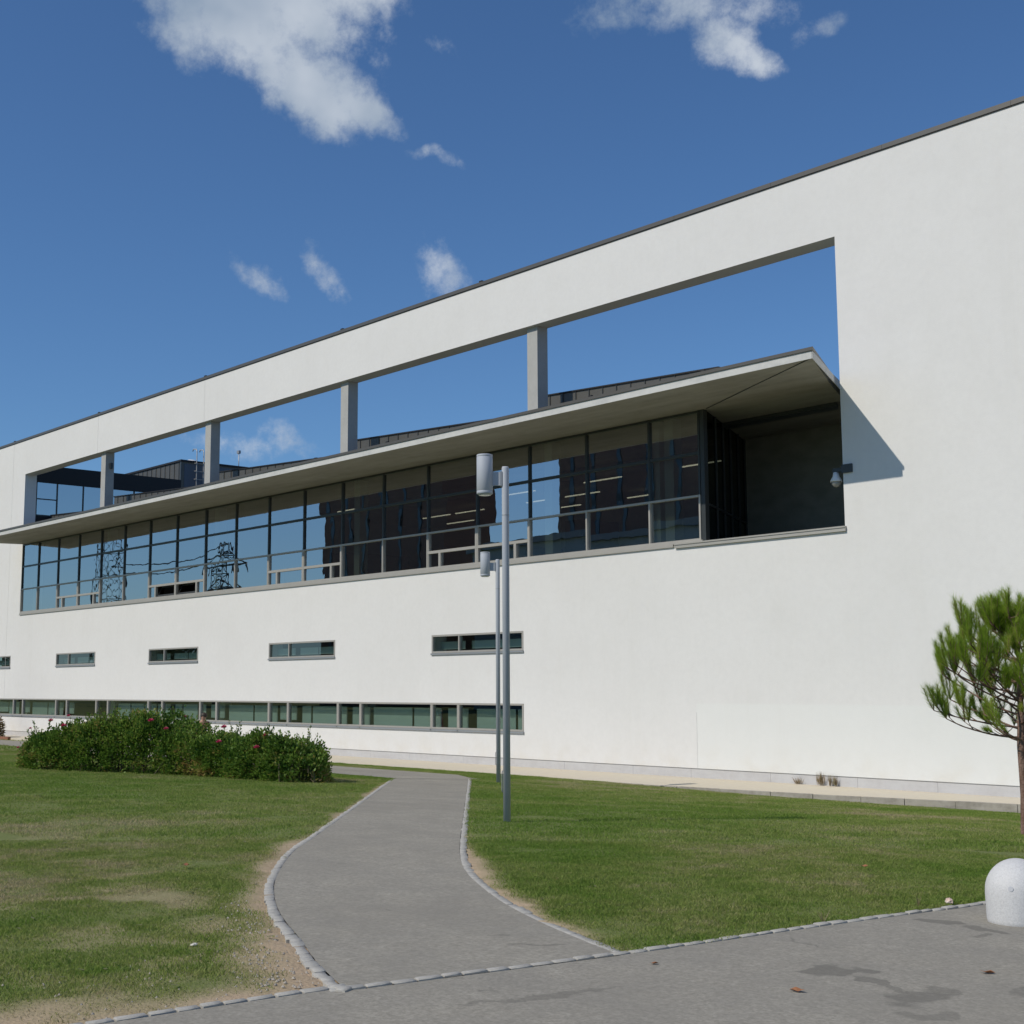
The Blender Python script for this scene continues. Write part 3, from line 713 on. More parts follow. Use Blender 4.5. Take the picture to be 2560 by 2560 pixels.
zz = onX(597, 1134, -51.0).z
MB().box(p.x-.10, p.x+.07, p.y-.05, p.y+.05, zz, zz+.13).build('sensor', M_cap, an)
# ---- dome camera on the opening edge
sc = thing('security_camera', (-13.53, 20, 5.30), 'white dome security camera on a dark bracket at the right edge of the opening', 'camera')
MB().box(-13.665, -13.45, 19.965, 20-.002, 5.23, 5.38).build('wall_plate', M_dark, sc)
MB().box(-13.88, -13.602, 20.01, 20.08, 5.27, 5.34).build('arm', M_dark, sc)
MB().lathe(-13.83, 20.045, [(.075, 5.115), (.105, 5.10), (.10, 5.13), (.06, 5.20), (.045, 5.27)], 20).build('housing', mat('camera_white', (.75, .75, .74), .4), sc)
MB().lathe(-13.83, 20.045, [(.01, 5.005), (.05, 5.02), (.08, 5.06), (.088, 5.105)], 20).build('dome', mat('smoked_dome', (.30, .30, .28), .15), sc)

SCL = 1.0
# ------------------------------------------------------------------ street lamps
def lamp(x, y, ztop, label):
    g = float(gz(x, y)); t = thing('street_lamp', (x, y, g), label, 'street lamp', 'grey cylinder-head street lamps on the lawn')
    r = .045; hx, hy = x+.26*(-.667), y+.26*(-.745)
    MB().lathe(x, y, [(r, g-.05), (r, ztop-.02), (r-.006, ztop)], 24).build('pole', M_lampm, t)
    MB().lathe(x, y, [(r+.002, ztop-.62), (r+.002, ztop-.61)], 24).build('collar', M_cap, t)
    c = ztop+.0; h0, h1 = ztop-.345, ztop+.155
    hr = .101
    MB().lathe(hx, hy, [(hr-.012, h0-.008), (hr, h0), (hr, h0+.03), (hr-.004, h0+.034), (hr, h0+.038), (hr, h1-.034), (hr-.004, h1-.03), (hr, h1-.026), (hr, h1-.004), (hr-.008, h1)], 36).build('lamp_head', M_lampm, t)
    MB().lathe(hx, hy, [(hr-.03, h0-.02), (hr-.02, h0-.0085)], 30).build('lens', mat('lamp_glass', (.5, .52, .5), .2), t)
    d = Vector((hx-x, hy-y, 0)).normalized(); n = Vector((-d.y, d.x, 0))*.018
    a0 = Vector((x, y, 0))+d*(r-.005); a1 = Vector((hx, hy, 0))-d*(hr-.008)
    MB().prism([(a0+n)[:2], (a1+n)[:2], (a1-n)[:2], (a0-n)[:2]][::-1], ztop-.24, ztop-.07).build('bracket', M_lampm, t)
    a2 = a0+d*.025; n3 = n*2.0
    MB().prism([(a0+n3)[:2], (a2+n3)[:2], (a2-n3)[:2], (a0-n3)[:2]][::-1], ztop-.245, ztop-.065).build('clamp_plate', M_cap, t)
    e = Vector((-.745, .667, 0))*-r
    MB().tube([(x-.055, y-.02, g+.36), (x-.06, y-.024, g+.38), (x-.06, y-.024, g+.60), (x-.055, y-.02, g+.62)], .007, 6).build('handle', M_cap, t)
    return t
lamp(-12.66, 11.22, 4.32, 'tall grey street lamp nearer the camera, beside the curving path')
lamp(-21.3, 18.65, 4.19, 'grey street lamp farther back, near the white wall')

# ------------------------------------------------------------------ bollard
M_gran = mat('white_granite', (.60, .60, .59), .7, noise=[(120, .75, (.42, .42, .415)), (55, .35, (.68, .68, .67)), (4, .25, (.54, .53, .50))], bump=(90, .25, .002))
bx, by = -4.74, 8.80; g = float(gz(bx, by))
bo = thing('stone_bollard', (bx, by, g), 'round-topped white granite bollard at the edge of the road', 'bollard')
R = .214; prof = [(R-.012, g-.03), (R-.004, g+.03), (R, g+.19)]
for k in range(1, 13): a_ = math.pi/2*k/12.3; prof.append((R*math.cos(a_), g+.205+R*1.02*math.sin(a_)))
MB().lathe(bx, by, prof, 48).build('shaft', M_gran, bo)
d_ = Vector((.266, -.96, .10)).normalized()
pc = Vector((bx, by, g+.235))+Vector((.266, -.96, .06)).normalized()*R*.985
MB().tube([pc-d_*.01, pc+d_*.003], .017, 14).build('plug', mat('bollard_plug', (.50, .51, .52), .6), bo)

# ------------------------------------------------------------------ foliage helpers
def leaf_mat(name, c1, c2, c3, trans=.25, rough=.55):
    def ex(t, b, geo, out):
        at_ = t.nodes.new('ShaderNodeAttribute'); at_.attribute_name = 'tint'
        r = t.nodes.new('ShaderNodeValToRGB'); e = r.color_ramp.elements
        e[0].color = (*c1, 1); e[1].color = (*c3, 1); x = e.new(.55); x.color = (*c2, 1); e[0].position = 0; e[2].position = 1
        t.links.new(at_.outputs['Fac'], r.inputs[0]); t.links.new(r.outputs[0], b.inputs['Base Color'])
        tr = t.nodes.new('ShaderNodeBsdfTranslucent'); t.links.new(r.outputs[0], tr.inputs[0])
        mx = t.nodes.new('ShaderNodeMixShader'); mx.inputs[0].default_value = trans
        o_ = t.nodes['Material Output']; t.links.new(b.outputs[0], mx.inputs[1]); t.links.new(tr.outputs[0], mx.inputs[2]); t.links.new(mx.outputs[0], o_.inputs[0])
    return mat(name, c2, rough, spec=.25, extra=ex)
def leaf_quads(P, D, Nn, ln, wd):
    """diamond leaves at P along D with side vector from D x N"""
    D = D/np.linalg.norm(D, axis=1, keepdims=True); Sd = np.cross(D, Nn); Sd /= np.linalg.norm(Sd, axis=1, keepdims=True)+1e-9
    ln = ln[:, None]; wd = wd[:, None]
    return np.stack([P, P+D*ln*.45+Sd*wd, P+D*ln, P+D*ln*.45-Sd*wd], 1).reshape(-1, 3)

# ---- lawn grass blades
def blades(n, xr, yr, h, w, name, label, seed, bare_keep=.06, only=None):
    r = np.random.default_rng(seed)
    x = r.uniform(*xr, n); y = r.uniform(*yr, n)
    k = is_lawn(x, y); x, y = x[k], y[k]
    # keep what the camera side can see, with a margin
    ca, sa = math.cos(YAW), math.sin(YAW)
    u = x*ca+y*sa; f = -x*sa+y*ca
    k = (f > 3) & (np.abs(u) < f*.44+2.6); x, y, f = x[k], y[k], f[k]
    if only is not None: k = only(x, y, f, r); x, y, f = x[k], y[k], f[k]
    b = bare_mask(x, y); clump = fbm(x, y, 2.2, 31)
    k = r.random(len(x)) > b*(1-bare_keep)*1.15; x, y, b = x[k], y[k], b[k]
    dryn = fbm(x, y, .35, 41); m2 = fbm(x, y, 1.6, 47); m3 = fbm(x, y, 7, 51, 2)
    left = np.exp(-((y-4.8)/2.6)**2)*(x < -5.9)
    tint = .28 + (dryn-.5)*1.3 + (m2-.5)*.9 + (m3-.5)*.5 + left*.28 + b*.5 + r.normal(0, .13, len(x))
    tint += np.clip((y-18.0)/2.5, 0, 1)*.30*(x > -22)
    hh = h*(.55+.9*fbm(x, y, 3.0, 61))*r.uniform(.6, 1.25, len(x))*(1-.45*b)
    ww = w*r.uniform(.7, 1.3, len(x)); z = gz(x, y)-.004
    a = r.uniform(0, 6.283, len(x)); la = r.uniform(0, 6.283, len(x)); l = hh*r.uniform(.15, .95, len(x))
    c = np.c_[x, y, z]; sd = np.c_[np.cos(a), np.sin(a), 0*a]*ww[:, None]
    mid = c+np.c_[np.cos(la)*l*.35, np.sin(la)*l*.35, hh*.6]; tip = c+np.c_[np.cos(la)*l, np.sin(la)*l, hh]
    V = np.stack([c-sd, c+sd, mid+sd*.75, tip], 1).reshape(-1, 3)
    o = np_mesh(name, V, 4, M_grass, attrs={'tint': np.repeat(np.clip(tint, 0, 1), 4)})
    return tag(o, label, 'grass', kind='stuff')
M_grass = leaf_mat('grass_blade', (.17, .275, .044), (.30, .35, .10), (.50, .42, .26), .5, .6)
blades(1500000, (-18, -4.6), (1.2, 13), .024, .0023, 'grass', 'short patchy grass covering the nearer lawn', 1, only=lambda x, y, f, r: (f < 14.5))
blades(1500000, (-40, -4), (6, 24), .027, .0038, 'grass', 'short green grass on the lawn in front of the white wall', 2, only=lambda x, y, f, r: (f >= 14.5))
blades(60000, (-80, -38), (6, 23), .05, .012, 'grass', 'grass on the far left part of the lawn', 3)

# ---- rose hedge
H = thing('rose_hedge', (-24.6, 13.6, float(gz(0, 13.6))), 'long dark green rose hedge dotted with a few pink blooms on the left lawn', 'hedge')
HC = smooth_line([(-28.35, 11.85), (-27.2, 12.25), (-25.0, 13.6), (-23.2, 14.1), (-21.8, 14.1), (-21.3, 13.98)], 10)
HT = lambda t: np.interp(t, [0, .08, .22, .36, .46, .54, .66, .78, .90, .97, 1], [.50, .74, .98, 1.10, 1.0, .86, .76, .74, .80, .68, .45])
hs = np.r_[0, np.cumsum(np.hypot(*np.diff(HC, axis=0).T))]; hl = hs[-1]
def hedge_pt(t, a, rr):
    """t along, a angle over the cross-section (0 = front base, pi = back base), rr radius fraction"""
    c = np.c_[np.interp(t*hl, hs, HC[:, 0]), np.interp(t*hl, hs, HC[:, 1])]
    t2 = np.clip(t+.01, 0, 1); t1 = np.clip(t-.01, 0, 1)
    d = np.c_[np.interp(t2*hl, hs, HC[:, 0])-np.interp(t1*hl, hs, HC[:, 0]), np.interp(t2*hl, hs, HC[:, 1])-np.interp(t1*hl, hs, HC[:, 1])]
    d /= np.linalg.norm(d, axis=1, keepdims=True); n = np.c_[d[:, 1], -d[:, 0]]
    endf = np.sqrt(np.clip(1-((2*t-1)**8), 0.05, 1))
    lump = .66+.58*fbm(t*hl*1.9+3, a*2.2, 1.0, 71)+.16*(vnoise(t*hl*6, a*5, 1.0, 77)-.5)
    hw = .80*endf*lump; hgt = HT(t)*lump*1.0
    ca, sa = np.cos(a), np.sin(a)
    prof = np.sign(ca)*np.abs(ca)**.55
    xy = c+n*(hw*prof*rr)[:, None]
    z = gz(0, xy[:, 1])+hgt*np.abs(sa)**.7*rr
    out = np.c_[n*ca[:, None], sa+.15]
    return np.c_[xy, z], out
r = np.random.default_rng(5); n = 70000
t = r.random(n); a_ = r.uniform(0, math.pi, n); rr = 1-np.abs(r.normal(0, .26, n)); rr = np.clip(rr+ (r.random(n) < .10)*r.uniform(0, .12, n), .25, 1.15)
nc = 3600; tcl = r.random(nc); acl = r.uniform(.0, math.pi, nc); rcl = np.clip(1-np.abs(r.normal(0, .10, nc))+(r.random(nc) < .25)*r.uniform(0, .13, nc), .6, 1.2)
kk = r.integers(0, nc, n); use = r.random(n) < .8
t = np.where(use, tcl[kk], t); a_ = np.where(use, acl[kk], a_); rr = np.where(use, rcl[kk], rr)
P, O = hedge_pt(t, a_, rr); P = P+np.where(use, 1, .2)[:, None]*r.normal(0, .045, (n, 3)); ctint = r.normal(0, .15, nc)[kk]*use
P[:, 2] = np.maximum(P[:, 2], gz(P[:, 0], P[:, 1])+.01)
D = O+r.normal(0, .55, (n, 3)); D[:, 2] += .15; Nn = r.normal(0, 1, (n, 3))
low = 1-np.clip((P[:, 2]-gz(0, P[:, 1]))/.5, 0, 1)
tint = np.clip(.34+ctint+r.normal(0, .12, n)+(fbm(t*hl, P[:, 2]*2, 2.0, 81)-.5)*.9+low*(fbm(t*hl, a_, 1.2, 85) > .56)*.45, 0, 1)
M_rose = leaf_mat('rose_leaf', (.045, .11, .014), (.18, .29, .045), (.40, .27, .10), .4, .5)
V = leaf_quads(P, D, Nn, r.uniform(.045, .085, n), r.uniform(.014, .025, n))
np_mesh('foliage', V, 4, M_rose, H, {'tint': np.repeat(tint, 4)})
# tall shoots that break the outline
ns = 230; mb = MB(); LV = []; LT = []
for k in range(ns):
    t_ = r.random() if k > 60 else r.random()*.3; pp, oo = hedge_pt(np.array([t_]), np.array([r.uniform(.9, 2.2)]), np.array([.85])); p = Vector(pp[0])
    d = Vector((r.normal(0, .28), r.normal(0, .28), 1)).normalized(); ln = r.uniform(.18, .42)*(1.0 if r.random() < .8 else 1.3)
    q = p+d*ln; mb.tube([p-d*.3, p, q], [.006, .005, .003], 4, False)
    m_ = 26; s_ = r.random(m_)**.8; pts = np.array([(p+d*ln*x) for x in s_]); dd = r.normal(0, 1, (m_, 3)); dd[:, 2] += .5
    LV.append(leaf_quads(pts, dd, r.normal(0, 1, (m_, 3)), r.uniform(.03, .06, m_), r.uniform(.010, .017, m_))); LT.append(np.clip(.4+r.normal(0, .2, m_), 0, 1))
np_mesh('shoot_leaves', np.concatenate(LV), 4, M_rose, H, {'tint': np.repeat(np.concatenate(LT), 4)})
for k in range(160):
    pp, oo = hedge_pt(np.array([r.random()]), np.array([r.uniform(.3, 2.8)]), np.array([r.uniform(.5, .95)])); p = Vector(pp[0]); b0 = Vector((p.x+r.normal(0, .08), p.y+r.normal(0, .08), float(gz(0, p.y))))
    mb.tube([b0, (p+b0)/2+Vector((r.normal(0, .05), r.normal(0, .05), 0)), p], [.010, .007, .004], 4, False)
mb.build('stems', mat('rose_stem', (.09, .075, .04), .8), H)
M_pink = mat('rose_petal', (.62, .05, .16), .6, noise=[(60, .5, (.75, .14, .26))])
def rose(p, s):
    mb = MB()
    for k in range(16):
        a0 = k*2.4; tilt = .25+.055*k; rr = s*(.25+.045*k)
        c = Vector((math.cos(a0)*rr*.5, math.sin(a0)*rr*.5, s*(.35-.02*k)))
        o_ = Vector((math.cos(a0), math.sin(a0), 0)); up = Vector((0, 0, 1)); sd = Vector((-o_.y, o_.x, 0))
        d = (o_*math.sin(tilt)+up*math.cos(tilt)).normalized()
        mb.quad(tuple(p+c-sd*rr*.5), tuple(p+c+sd*rr*.5), tuple(p+c+d*s*.75+sd*rr*.45), tuple(p+c+d*s*.75-sd*rr*.45))
    mb.build('rose_bloom', M_pink, H)
def on_hedge(px, py):
    d = pixdir(px, py); best = None
    tt = np.repeat(np.linspace(.01, .99, 90), 50); aa = np.tile(np.linspace(.1, 2.3, 50), 90)
    P_, _ = hedge_pt(tt, aa, np.full(len(tt), 1.03))
    v = P_-np.array([0, 0, CAMZ]); dn = np.array(d); dist = np.linalg.norm(np.cross(v, dn), axis=1)
    sc_ = dist+np.linalg.norm(v, axis=1)*.012; i = sc_.argmin()
    L_ = v[i]@dn; return Vector((0, 0, CAMZ))+d*float(L_-.16)
for px, py, s in ((127, 1803, .055), (159, 1816, .06), (171, 1791, .04), (377, 1804, .065), (415, 1824, .055), (462, 1793, .04), (560, 1820, .065), (547, 1857, .06), (641, 1871, .06), (76, 1822, .035), (400, 1799, .035), (663, 1840, .045), (45, 1870, .035)):
    rose(on_hedge(px, py), s)

# ---- small brown shrub at far left
SCL = 1.25; sp = Vector((-49.0, 18.62, -.18)); sh = thing('dry_shrub', sp, 'rusty brown shrub at the far left against the wall', 'shrub')
n = 6000; SCL = 1.25; r = np.random.default_rng(9); dd = r.normal(0, 1, (n, 3)); dd[:, 2] = np.abs(dd[:, 2])*1.1+.1; dd /= np.linalg.norm(dd, axis=1, keepdims=True)
rad = r.uniform(.25, 1, n)**.5*np.array(.8+.35*vnoise(np.arctan2(dd[:, 1], dd[:, 0])*2, dd[:, 2]*3, 1.5))
P = np.array(sp)+dd*rad[:, None]*np.array([1.0, .55, .92])
V = leaf_quads(P, dd+r.normal(0, .4, (n, 3)), r.normal(0, 1, (n, 3)), r.uniform(.07, .14, n), r.uniform(.012, .022, n))
np_mesh('foliage', V, 4, leaf_mat('rusty_leaf', (.05, .055, .018), (.17, .12, .045), (.36, .19, .09)), sh, {'tint': np.repeat(np.clip(dd[:, 2]*.5+r.normal(.1, .2, n)+.1, 0, 1), 4)})
mb = MB()
for k in range(14): q = r.normal(0, .3, 2); mb.tube([tuple(sp), (sp.x+q[0], sp.y+q[1]*.5, .45)], [.02, .006], 5, False)
mb.build('stems', mat('shrub_stem', (.1, .07, .05), .9), sh)
bk = MB(); x = -48.6
while x < -46.6: bk.box(x, x+.24, 18.50, 18.60, -.3, -.10); x += .25
tag(bk.build('brick_edging', mat('red_brick', (.30, .14, .08), .9, noise=[(4, .6, (.2, .09, .06))])), 'low row of reddish bricks beside the brown shrub', 'edging')

SCL = 1.0
# ---- child behind the hedge
def person(x, y, hgt, face):
    g = float(gz(x, y)); k = hgt/1.25
    me = bpy.data.meshes.new('person')
    J = {'pel': (0, 0, .60), 'sp': (0, .01, .75), 'ch': (0, 0, .90), 'nk': (0, 0, 1.0), 'hd': (.0, -.02, 1.08), 'hd2': (0, -.015, 1.165),
         'sl': (-.13, 0, .94), 'el': (-.17, .02, .75), 'wl': (-.15, -.08, .60), 'hl': (-.15, -.11, .55), 'sr': (.13, 0, .94), 'er': (.17, .02, .75), 'wr': (.15, -.06, .59), 'hr': (.15, -.08, .54),
         'll': (-.07, 0, .56), 'kl': (-.075, -.06, .32), 'al': (-.07, -.02, .06), 'fl': (-.075, -.12, .03), 'lr': (.07, 0, .56), 'kr': (.075, .02, .32), 'ar': (.07, .12, .08), 'fr': (.075, .04, .03)}
    Rr = dict(pel=.095, sp=.085, ch=.10, nk=.042, hd=.075, hd2=.068, sl=.045, el=.034, wl=.025, hl=.03, sr=.045, er=.034, wr=.025, hr=.03, ll=.07, kl=.05, al=.035, fl=.03, lr=.07, kr=.05, ar=.035, fr=.03)
    E = ['pel sp', 'sp ch', 'ch nk', 'nk hd', 'hd hd2', 'ch sl', 'sl el', 'el wl', 'wl hl', 'ch sr', 'sr er', 'er wr', 'wr hr', 'pel ll', 'll kl', 'kl al', 'al fl', 'pel lr', 'lr kr', 'kr ar', 'ar fr']
    names = list(J); cf, sf = math.cos(face), math.sin(face)
    me.from_pydata([(k*(a*cf-b*sf), k*(a*sf+b*cf), k*c) for a, b, c in J.values()], [tuple(names.index(q) for q in e.split()) for e in E], [])
    o = bpy.data.objects.new('person', me); COL.objects.link(o); o.location = (x, y, g)
    m = o.modifiers.new('skin', 'SKIN'); 
    for i, nme in enumerate(names): me.skin_vertices[0].data[i].radius = (Rr[nme]*k,)*2
    me.skin_vertices[0].data[0].use_root = True
    s = o.modifiers.new('sub', 'SUBSURF'); s.levels = s.render_levels = 2
    def ex(t, b, geo, out):
        tc_ = t.nodes.new('ShaderNodeTexCoord'); sp_ = t.nodes.new('ShaderNodeSeparateXYZ'); t.links.new(tc_.outputs['Object'], sp_.inputs[0])
        rp = t.nodes.new('ShaderNodeValToRGB'); rp.color_ramp.interpolation = 'CONSTANT'; t.links.new(sp_.outputs[2], rp.inputs[0])
        e = rp.color_ramp.elements; e[0].color = (.05, .06, .10, 1); e[1].position = .60*k; e[1].color = (.35, .16, .10, 1); z = e.new(.985*k); z.color = (.42, .24, .16, 1)
        t.links.new(rp.outputs[0], b.inputs['Base Color'])
    me.materials.append(mat('skin_and_clothes', (.4, .25, .18), .7, extra=ex))
    tag(o, 'dark-haired child walking behind the rose hedge, only head and shoulders showing', 'person')
    hb = MB(); hz = 1.125*k
    prof = [(.082, -.035), (.092, 0), (.090, .035), (.074, .068), (.04, .092), (.004, .10)]
    hb.lathe(0, 0, [(q*k, hz+z*k) for q, z in prof], 20)
    ho = hb.build('hair', mat('dark_hair', (.035, .025, .015), .6)); ho.parent = o; ho.location = (.0, .012*k, 0)
    for sx in (-.028, .028):
        eb = MB(); eb.lathe(k*(sx*cf+.083*sf), k*(sx*sf-.083*cf), [(.002, 1.085*k), (.009, 1.09*k), (.009, 1.098*k), (.002, 1.103*k)], 8); eo = eb.build('eye', M_dark); eo.parent = o
    return o
pd = pixdir(509, 1783); tt_ = 20.5/pd.y
ph_z = CAMZ+pd.z*tt_; px_, py_ = pd.x*tt_, 20.5
person(px_, py_, ph_z-float(gz(-38, 20.5))+.05, math.radians(70))

# ---- stone pine at right edge
tx, ty = -8.63, 16.28; tg = float(gz(tx, ty))
T = thing('pine_tree', (tx, ty, tg), 'young pine tree with upright bushy shoots at the right edge of the lawn', 'tree')
r = np.random.default_rng(23)
TH_ = 3.35
trunk = [(tx+.01, ty, tg-.05), (tx, ty, tg+.03), (tx+.012, ty, tg+.5), (tx-.01, ty+.01, tg+1.1), (tx+.02, ty, tg+1.6), (tx+.01, ty+.02, tg+2.1), (tx+.03, ty, tg+2.48)]
def bark_extra(t, b, geo, out): pass
M_bark = mat('pine_bark', (.17, .10, .075), .95, spec=.15, noise=[((14, 14, 5), .8, (.30, .21, .17)), (40, .5, (.07, .045, .035))], bump=(45, 1, .02))
MB().tube(trunk, [.085, .062, .052, .048, .040, .030, .018], 14).build('trunk', M_bark, T)
SH = []; bm_ = MB()
def curve(p, d, ln, up, n=6, wig=.04):
    pts = [Vector(p)]; d = Vector(d).normalized()
    for k in range(n):
        d = (d+Vector((r.normal(0, wig), r.normal(0, wig), up/n+r.normal(0, wig)))).normalized(); pts.append(pts[-1]+d*ln/n)
    return pts, d
def shoot_end(p, d, s=1.0):
    """a cluster of upright candles at a branch tip"""
    for k in range(r.integers(2, 5)):
        dd = (Vector(d)*.5+Vector((r.normal(0, .38), r.normal(0, .38), .95))).normalized()
        q, _ = curve(p, dd, r.uniform(.22, .36)*s, .7, 4, .03)
        bm_.tube(q, [.007, .006, .005, .005, .004], 5, False); SH.append(q)
levels = [(1.20, .95, -.25, 5), (1.34, 1.12, -.02, 6), (1.52, 1.14, .12, 6), (1.72, 1.08, .22, 7), (1.92, .95, .32, 7), (2.12, .78, .45, 6), (2.32, .56, .6, 6), (2.42, .36, .9, 5)]
for li, (z, ln, up, nb) in enumerate(levels):
    for k in range(nb):
        az_ = li*1.1+k*6.283/nb+r.normal(0, .2); zz = z+r.uniform(-.07, .07)
        L_ = ln*r.uniform(.85, 1.12)
        d = Vector((math.cos(az_), math.sin(az_), .18+up*.5)); f_ = zz/2.5
        p0 = Vector((tx, ty, tg+zz))
        pts, dl = curve(p0, d, L_, .35+up*.4, 8)
        bm_.tube(pts, list(np.linspace(.021-.010*f_, .006, len(pts))), 6, False)
        shoot_end(pts[-1], dl)
        for j in range(2, 8):
            if r.random() < .78:
                sd = 1 if j % 2 else -1
                ax = az_+sd*r.uniform(.5, 1.0); l2 = L_*r.uniform(.20, .40)*(1-.06*j)
                q, d2 = curve(pts[j], (math.cos(ax), math.sin(ax), .3+r.normal(0, .2)), l2, .5, 5)
                bm_.tube(q, list(np.linspace(.008, .004, len(q))), 5, False)
                if li < 2 and j < 4:
                    if r.random() < .5: SH.append(q[-3:])
                else: shoot_end(q[-1], d2, .85)
shoot_end(Vector(trunk[-1]), Vector((0, 0, 1)), 1.2); shoot_end(Vector(trunk[-1])-Vector((0, 0, .1)), Vector((.3, 0, 1)), 1.2)
bm_.build('branches', M_bark, T)
NV = []; NT = []
for q in SH:
    n = 200; L_ = len(q)-1
    u = r.uniform(0, L_, n); i = np.minimum(u.astype(int), L_-1); f_ = u-i
    Q = np.array([tuple(p) for p in q]); base = Q[i]*(1-f_)[:, None]+Q[i+1]*f_[:, None]
    ax = Q[i+1]-Q[i]; ax /= np.linalg.norm(ax, axis=1, keepdims=True)
    rd = r.normal(0, 1, (n, 3)); rd -= (rd*ax).sum(1)[:, None]*ax; rd /= np.linalg.norm(rd, axis=1, keepdims=True)
    an_ = r.uniform(.22, .78, n)[:, None]; D = ax*np.cos(an_)+rd*np.sin(an_)
    ln = r.uniform(.075, .14, n)[:, None]; sd = np.cross(D, r.normal(0, 1, (n, 3))); sd /= np.linalg.norm(sd, axis=1, keepdims=True)
    NV.append(np.stack([base-sd*.0014, base+sd*.0014, base+D*ln], 1).reshape(-1, 3)); NT.append(np.clip(.42+r.normal(0, .2)+r.normal(0, .12, n), 0, 1))
M_needle = leaf_mat('pine_needle', (.11, .21, .02), (.32, .46, .045), (.52, .56, .13), .5, .5)
np_mesh('crown', np.concatenate(NV), 3, M_needle, T, {'tint': np.repeat(np.concatenate(NT), 3)})

# ---- dry weeds at the foot of the wall
M_weed = leaf_mat('dry_weed', (.20, .20, .09), (.30, .22, .13), (.36, .28, .19))
def foot(px, py):
    d = pixdir(px, py); t = (-.622-CAMZ)/d.z; return Vector((d.x*t, min(d.y*t, 24.96), -.624))
for (px, py, hh, n, lab) in ((2016, 1959, .20, 60, 'low spreading tuft of dry weeds at the foot of the wall, leftmost of three'), (2077, 1962, .34, 60, 'tall thin stalk of dry weeds at the foot of the wall, between two others'), (2107, 1964, .30, 90, 'forked tuft of dry weeds at the foot of the wall, rightmost of three')):
    p = foot(px, py); a_ = r.uniform(0, 6.28, n); sp_ = .55 if hh < .25 else .16
    D = np.c_[np.cos(a_)*sp_, np.sin(a_)*sp_*.5, np.ones(n)*1.0]+r.normal(0, .08, (n, 3))
    P = np.array(p)+np.c_[r.normal(0, .05, n) if hh != .30 else np.where(r.random(n) < .5, -.06, .07)+r.normal(0, .015, n), -np.abs(r.normal(0, .02, n)), 0*a_]
    V = leaf_quads(P, D, r.normal(0, 1, (n, 3)), r.uniform(.4, 1, n)*hh, np.full(n, .005))
    o = np_mesh('weed_tuft', V, 4, M_weed, None, {'tint': np.repeat(r.random(n), 4)}); tag(o, lab, 'weed', 'dry weeds along the wall foot')
# ---- taller grass wisps at the road edge
for (px, py, lab) in ((2065, 2310, 'wisp of pale dry grass at the road edge right of the path mouth'), (2302, 2270, 'thin tall grass stem at the road edge near the bollard')):
    p = at(px, py); n = 14; a_ = r.uniform(0, 6.28, n); D = np.c_[np.cos(a_)*.5, np.sin(a_)*.5, np.ones(n)]
    V = leaf_quads(np.tile(np.array(p)+[-.02, 0, 0], (n, 1)), D, r.normal(0, 1, (n, 3)), r.uniform(.06, .13, n), np.full(n, .002))
    o = np_mesh('grass_wisp', V, 4, M_weed, None, {'tint': np.repeat(r.random(n), 4)}); tag(o, lab, 'grass')
# ---- pale flecks and dry bits on the worn left lawn
mb = MB()
for _ in range(240):
    x_, y_ = rnd.uniform(-16, -6.4), rnd.uniform(3.2, 8)
    if not is_lawn(np.array([x_]), np.array([y_]))[0]: continue
    z_ = float(gz(x_, y_))+rnd.uniform(.012, .024); a_ = rnd.uniform(0, 6.28); l_ = rnd.uniform(.008, .03); w_ = rnd.uniform(.004, .010)
    dx, dy = math.cos(a_), math.sin(a_)
    mb.quad((x_-dx*l_-dy*w_, y_-dy*l_+dx*w_, z_), (x_+dx*l_-dy*w_, y_+dy*l_+dx*w_, z_+.006), (x_+dx*l_+dy*w_, y_+dy*l_-dx*w_, z_+.004), (x_-dx*l_+dy*w_, y_-dy*l_-dx*w_, z_+.002))
tag(mb.build('dry_fragments', M_weed), 'dry leaf fragments and flecks scattered on the worn left lawn', 'leaf litter', kind='stuff')
# ---- litter
def crumple(name, p, s, m, label, cat, flat=.6, group=None):
    mb = MB(); n = 9; rings = []
    for j in range(1, 5):
        i = len(mb.v); rings.append(i)
        for k in range(n):
            a_ = 6.283*k/n; q = s*math.sin(math.pi*j/5)*rnd.uniform(.7, 1.2); mb.v.append((q*math.cos(a_), q*math.sin(a_)*.7, s*flat*(1-math.cos(math.pi*j/5))*rnd.uniform(.85, 1.1)))
    for a, b in zip(rings, rings[1:]):
        for k in range(n): mb.f.append((a+k, a+(k+1) % n, b+(k+1) % n, b+k)); mb.sm.append(False)
    mb.f.append(tuple(rings[-1]+k for k in range(n))); mb.sm.append(False)
    mb.f.append(tuple(rings[0]+k for k in reversed(range(n)))); mb.sm.append(False)
    o = mb.build(name, m); o.location = p; o.rotation_euler.z = rnd.uniform(0, 6); return tag(o, label, cat, group)
M_litw = mat('white_litter', (.75, .72, .68), .6, noise=[(12, .5, (.6, .25, .12))])
crumple('paper_scrap', at(2373, 2262), .045, M_litw, 'crumpled white and orange scrap in the grass left of the bollard', 'litter')
crumple('paper_scrap', at(485, 2365), .03, mat('pale_scrap', (.6, .57, .5), .8), 'pale scrap lying on the worn left lawn', 'litter', .3)
M_leaf = mat('fallen_leaf', (.28, .12, .05), .7)
def leaf(p, s, label, m=M_leaf):
    mb = MB(); z = .012
    pts = [(-s, 0, z), (-s*.4, s*.45, z+s*.3), (s*.3, s*.5, z+s*.1), (s, 0, z+s*.25), (s*.3, -s*.4, z), (-s*.4, -s*.45, z+s*.2)]
    c = (0, 0, z-.004)
    for k in range(6): mb.poly([pts[k], pts[(k+1) % 6], c])
    o = mb.build('fallen_leaf', m); o.location = p; o.rotation_euler.z = rnd.uniform(0, 6); return tag(o, label, 'leaf')
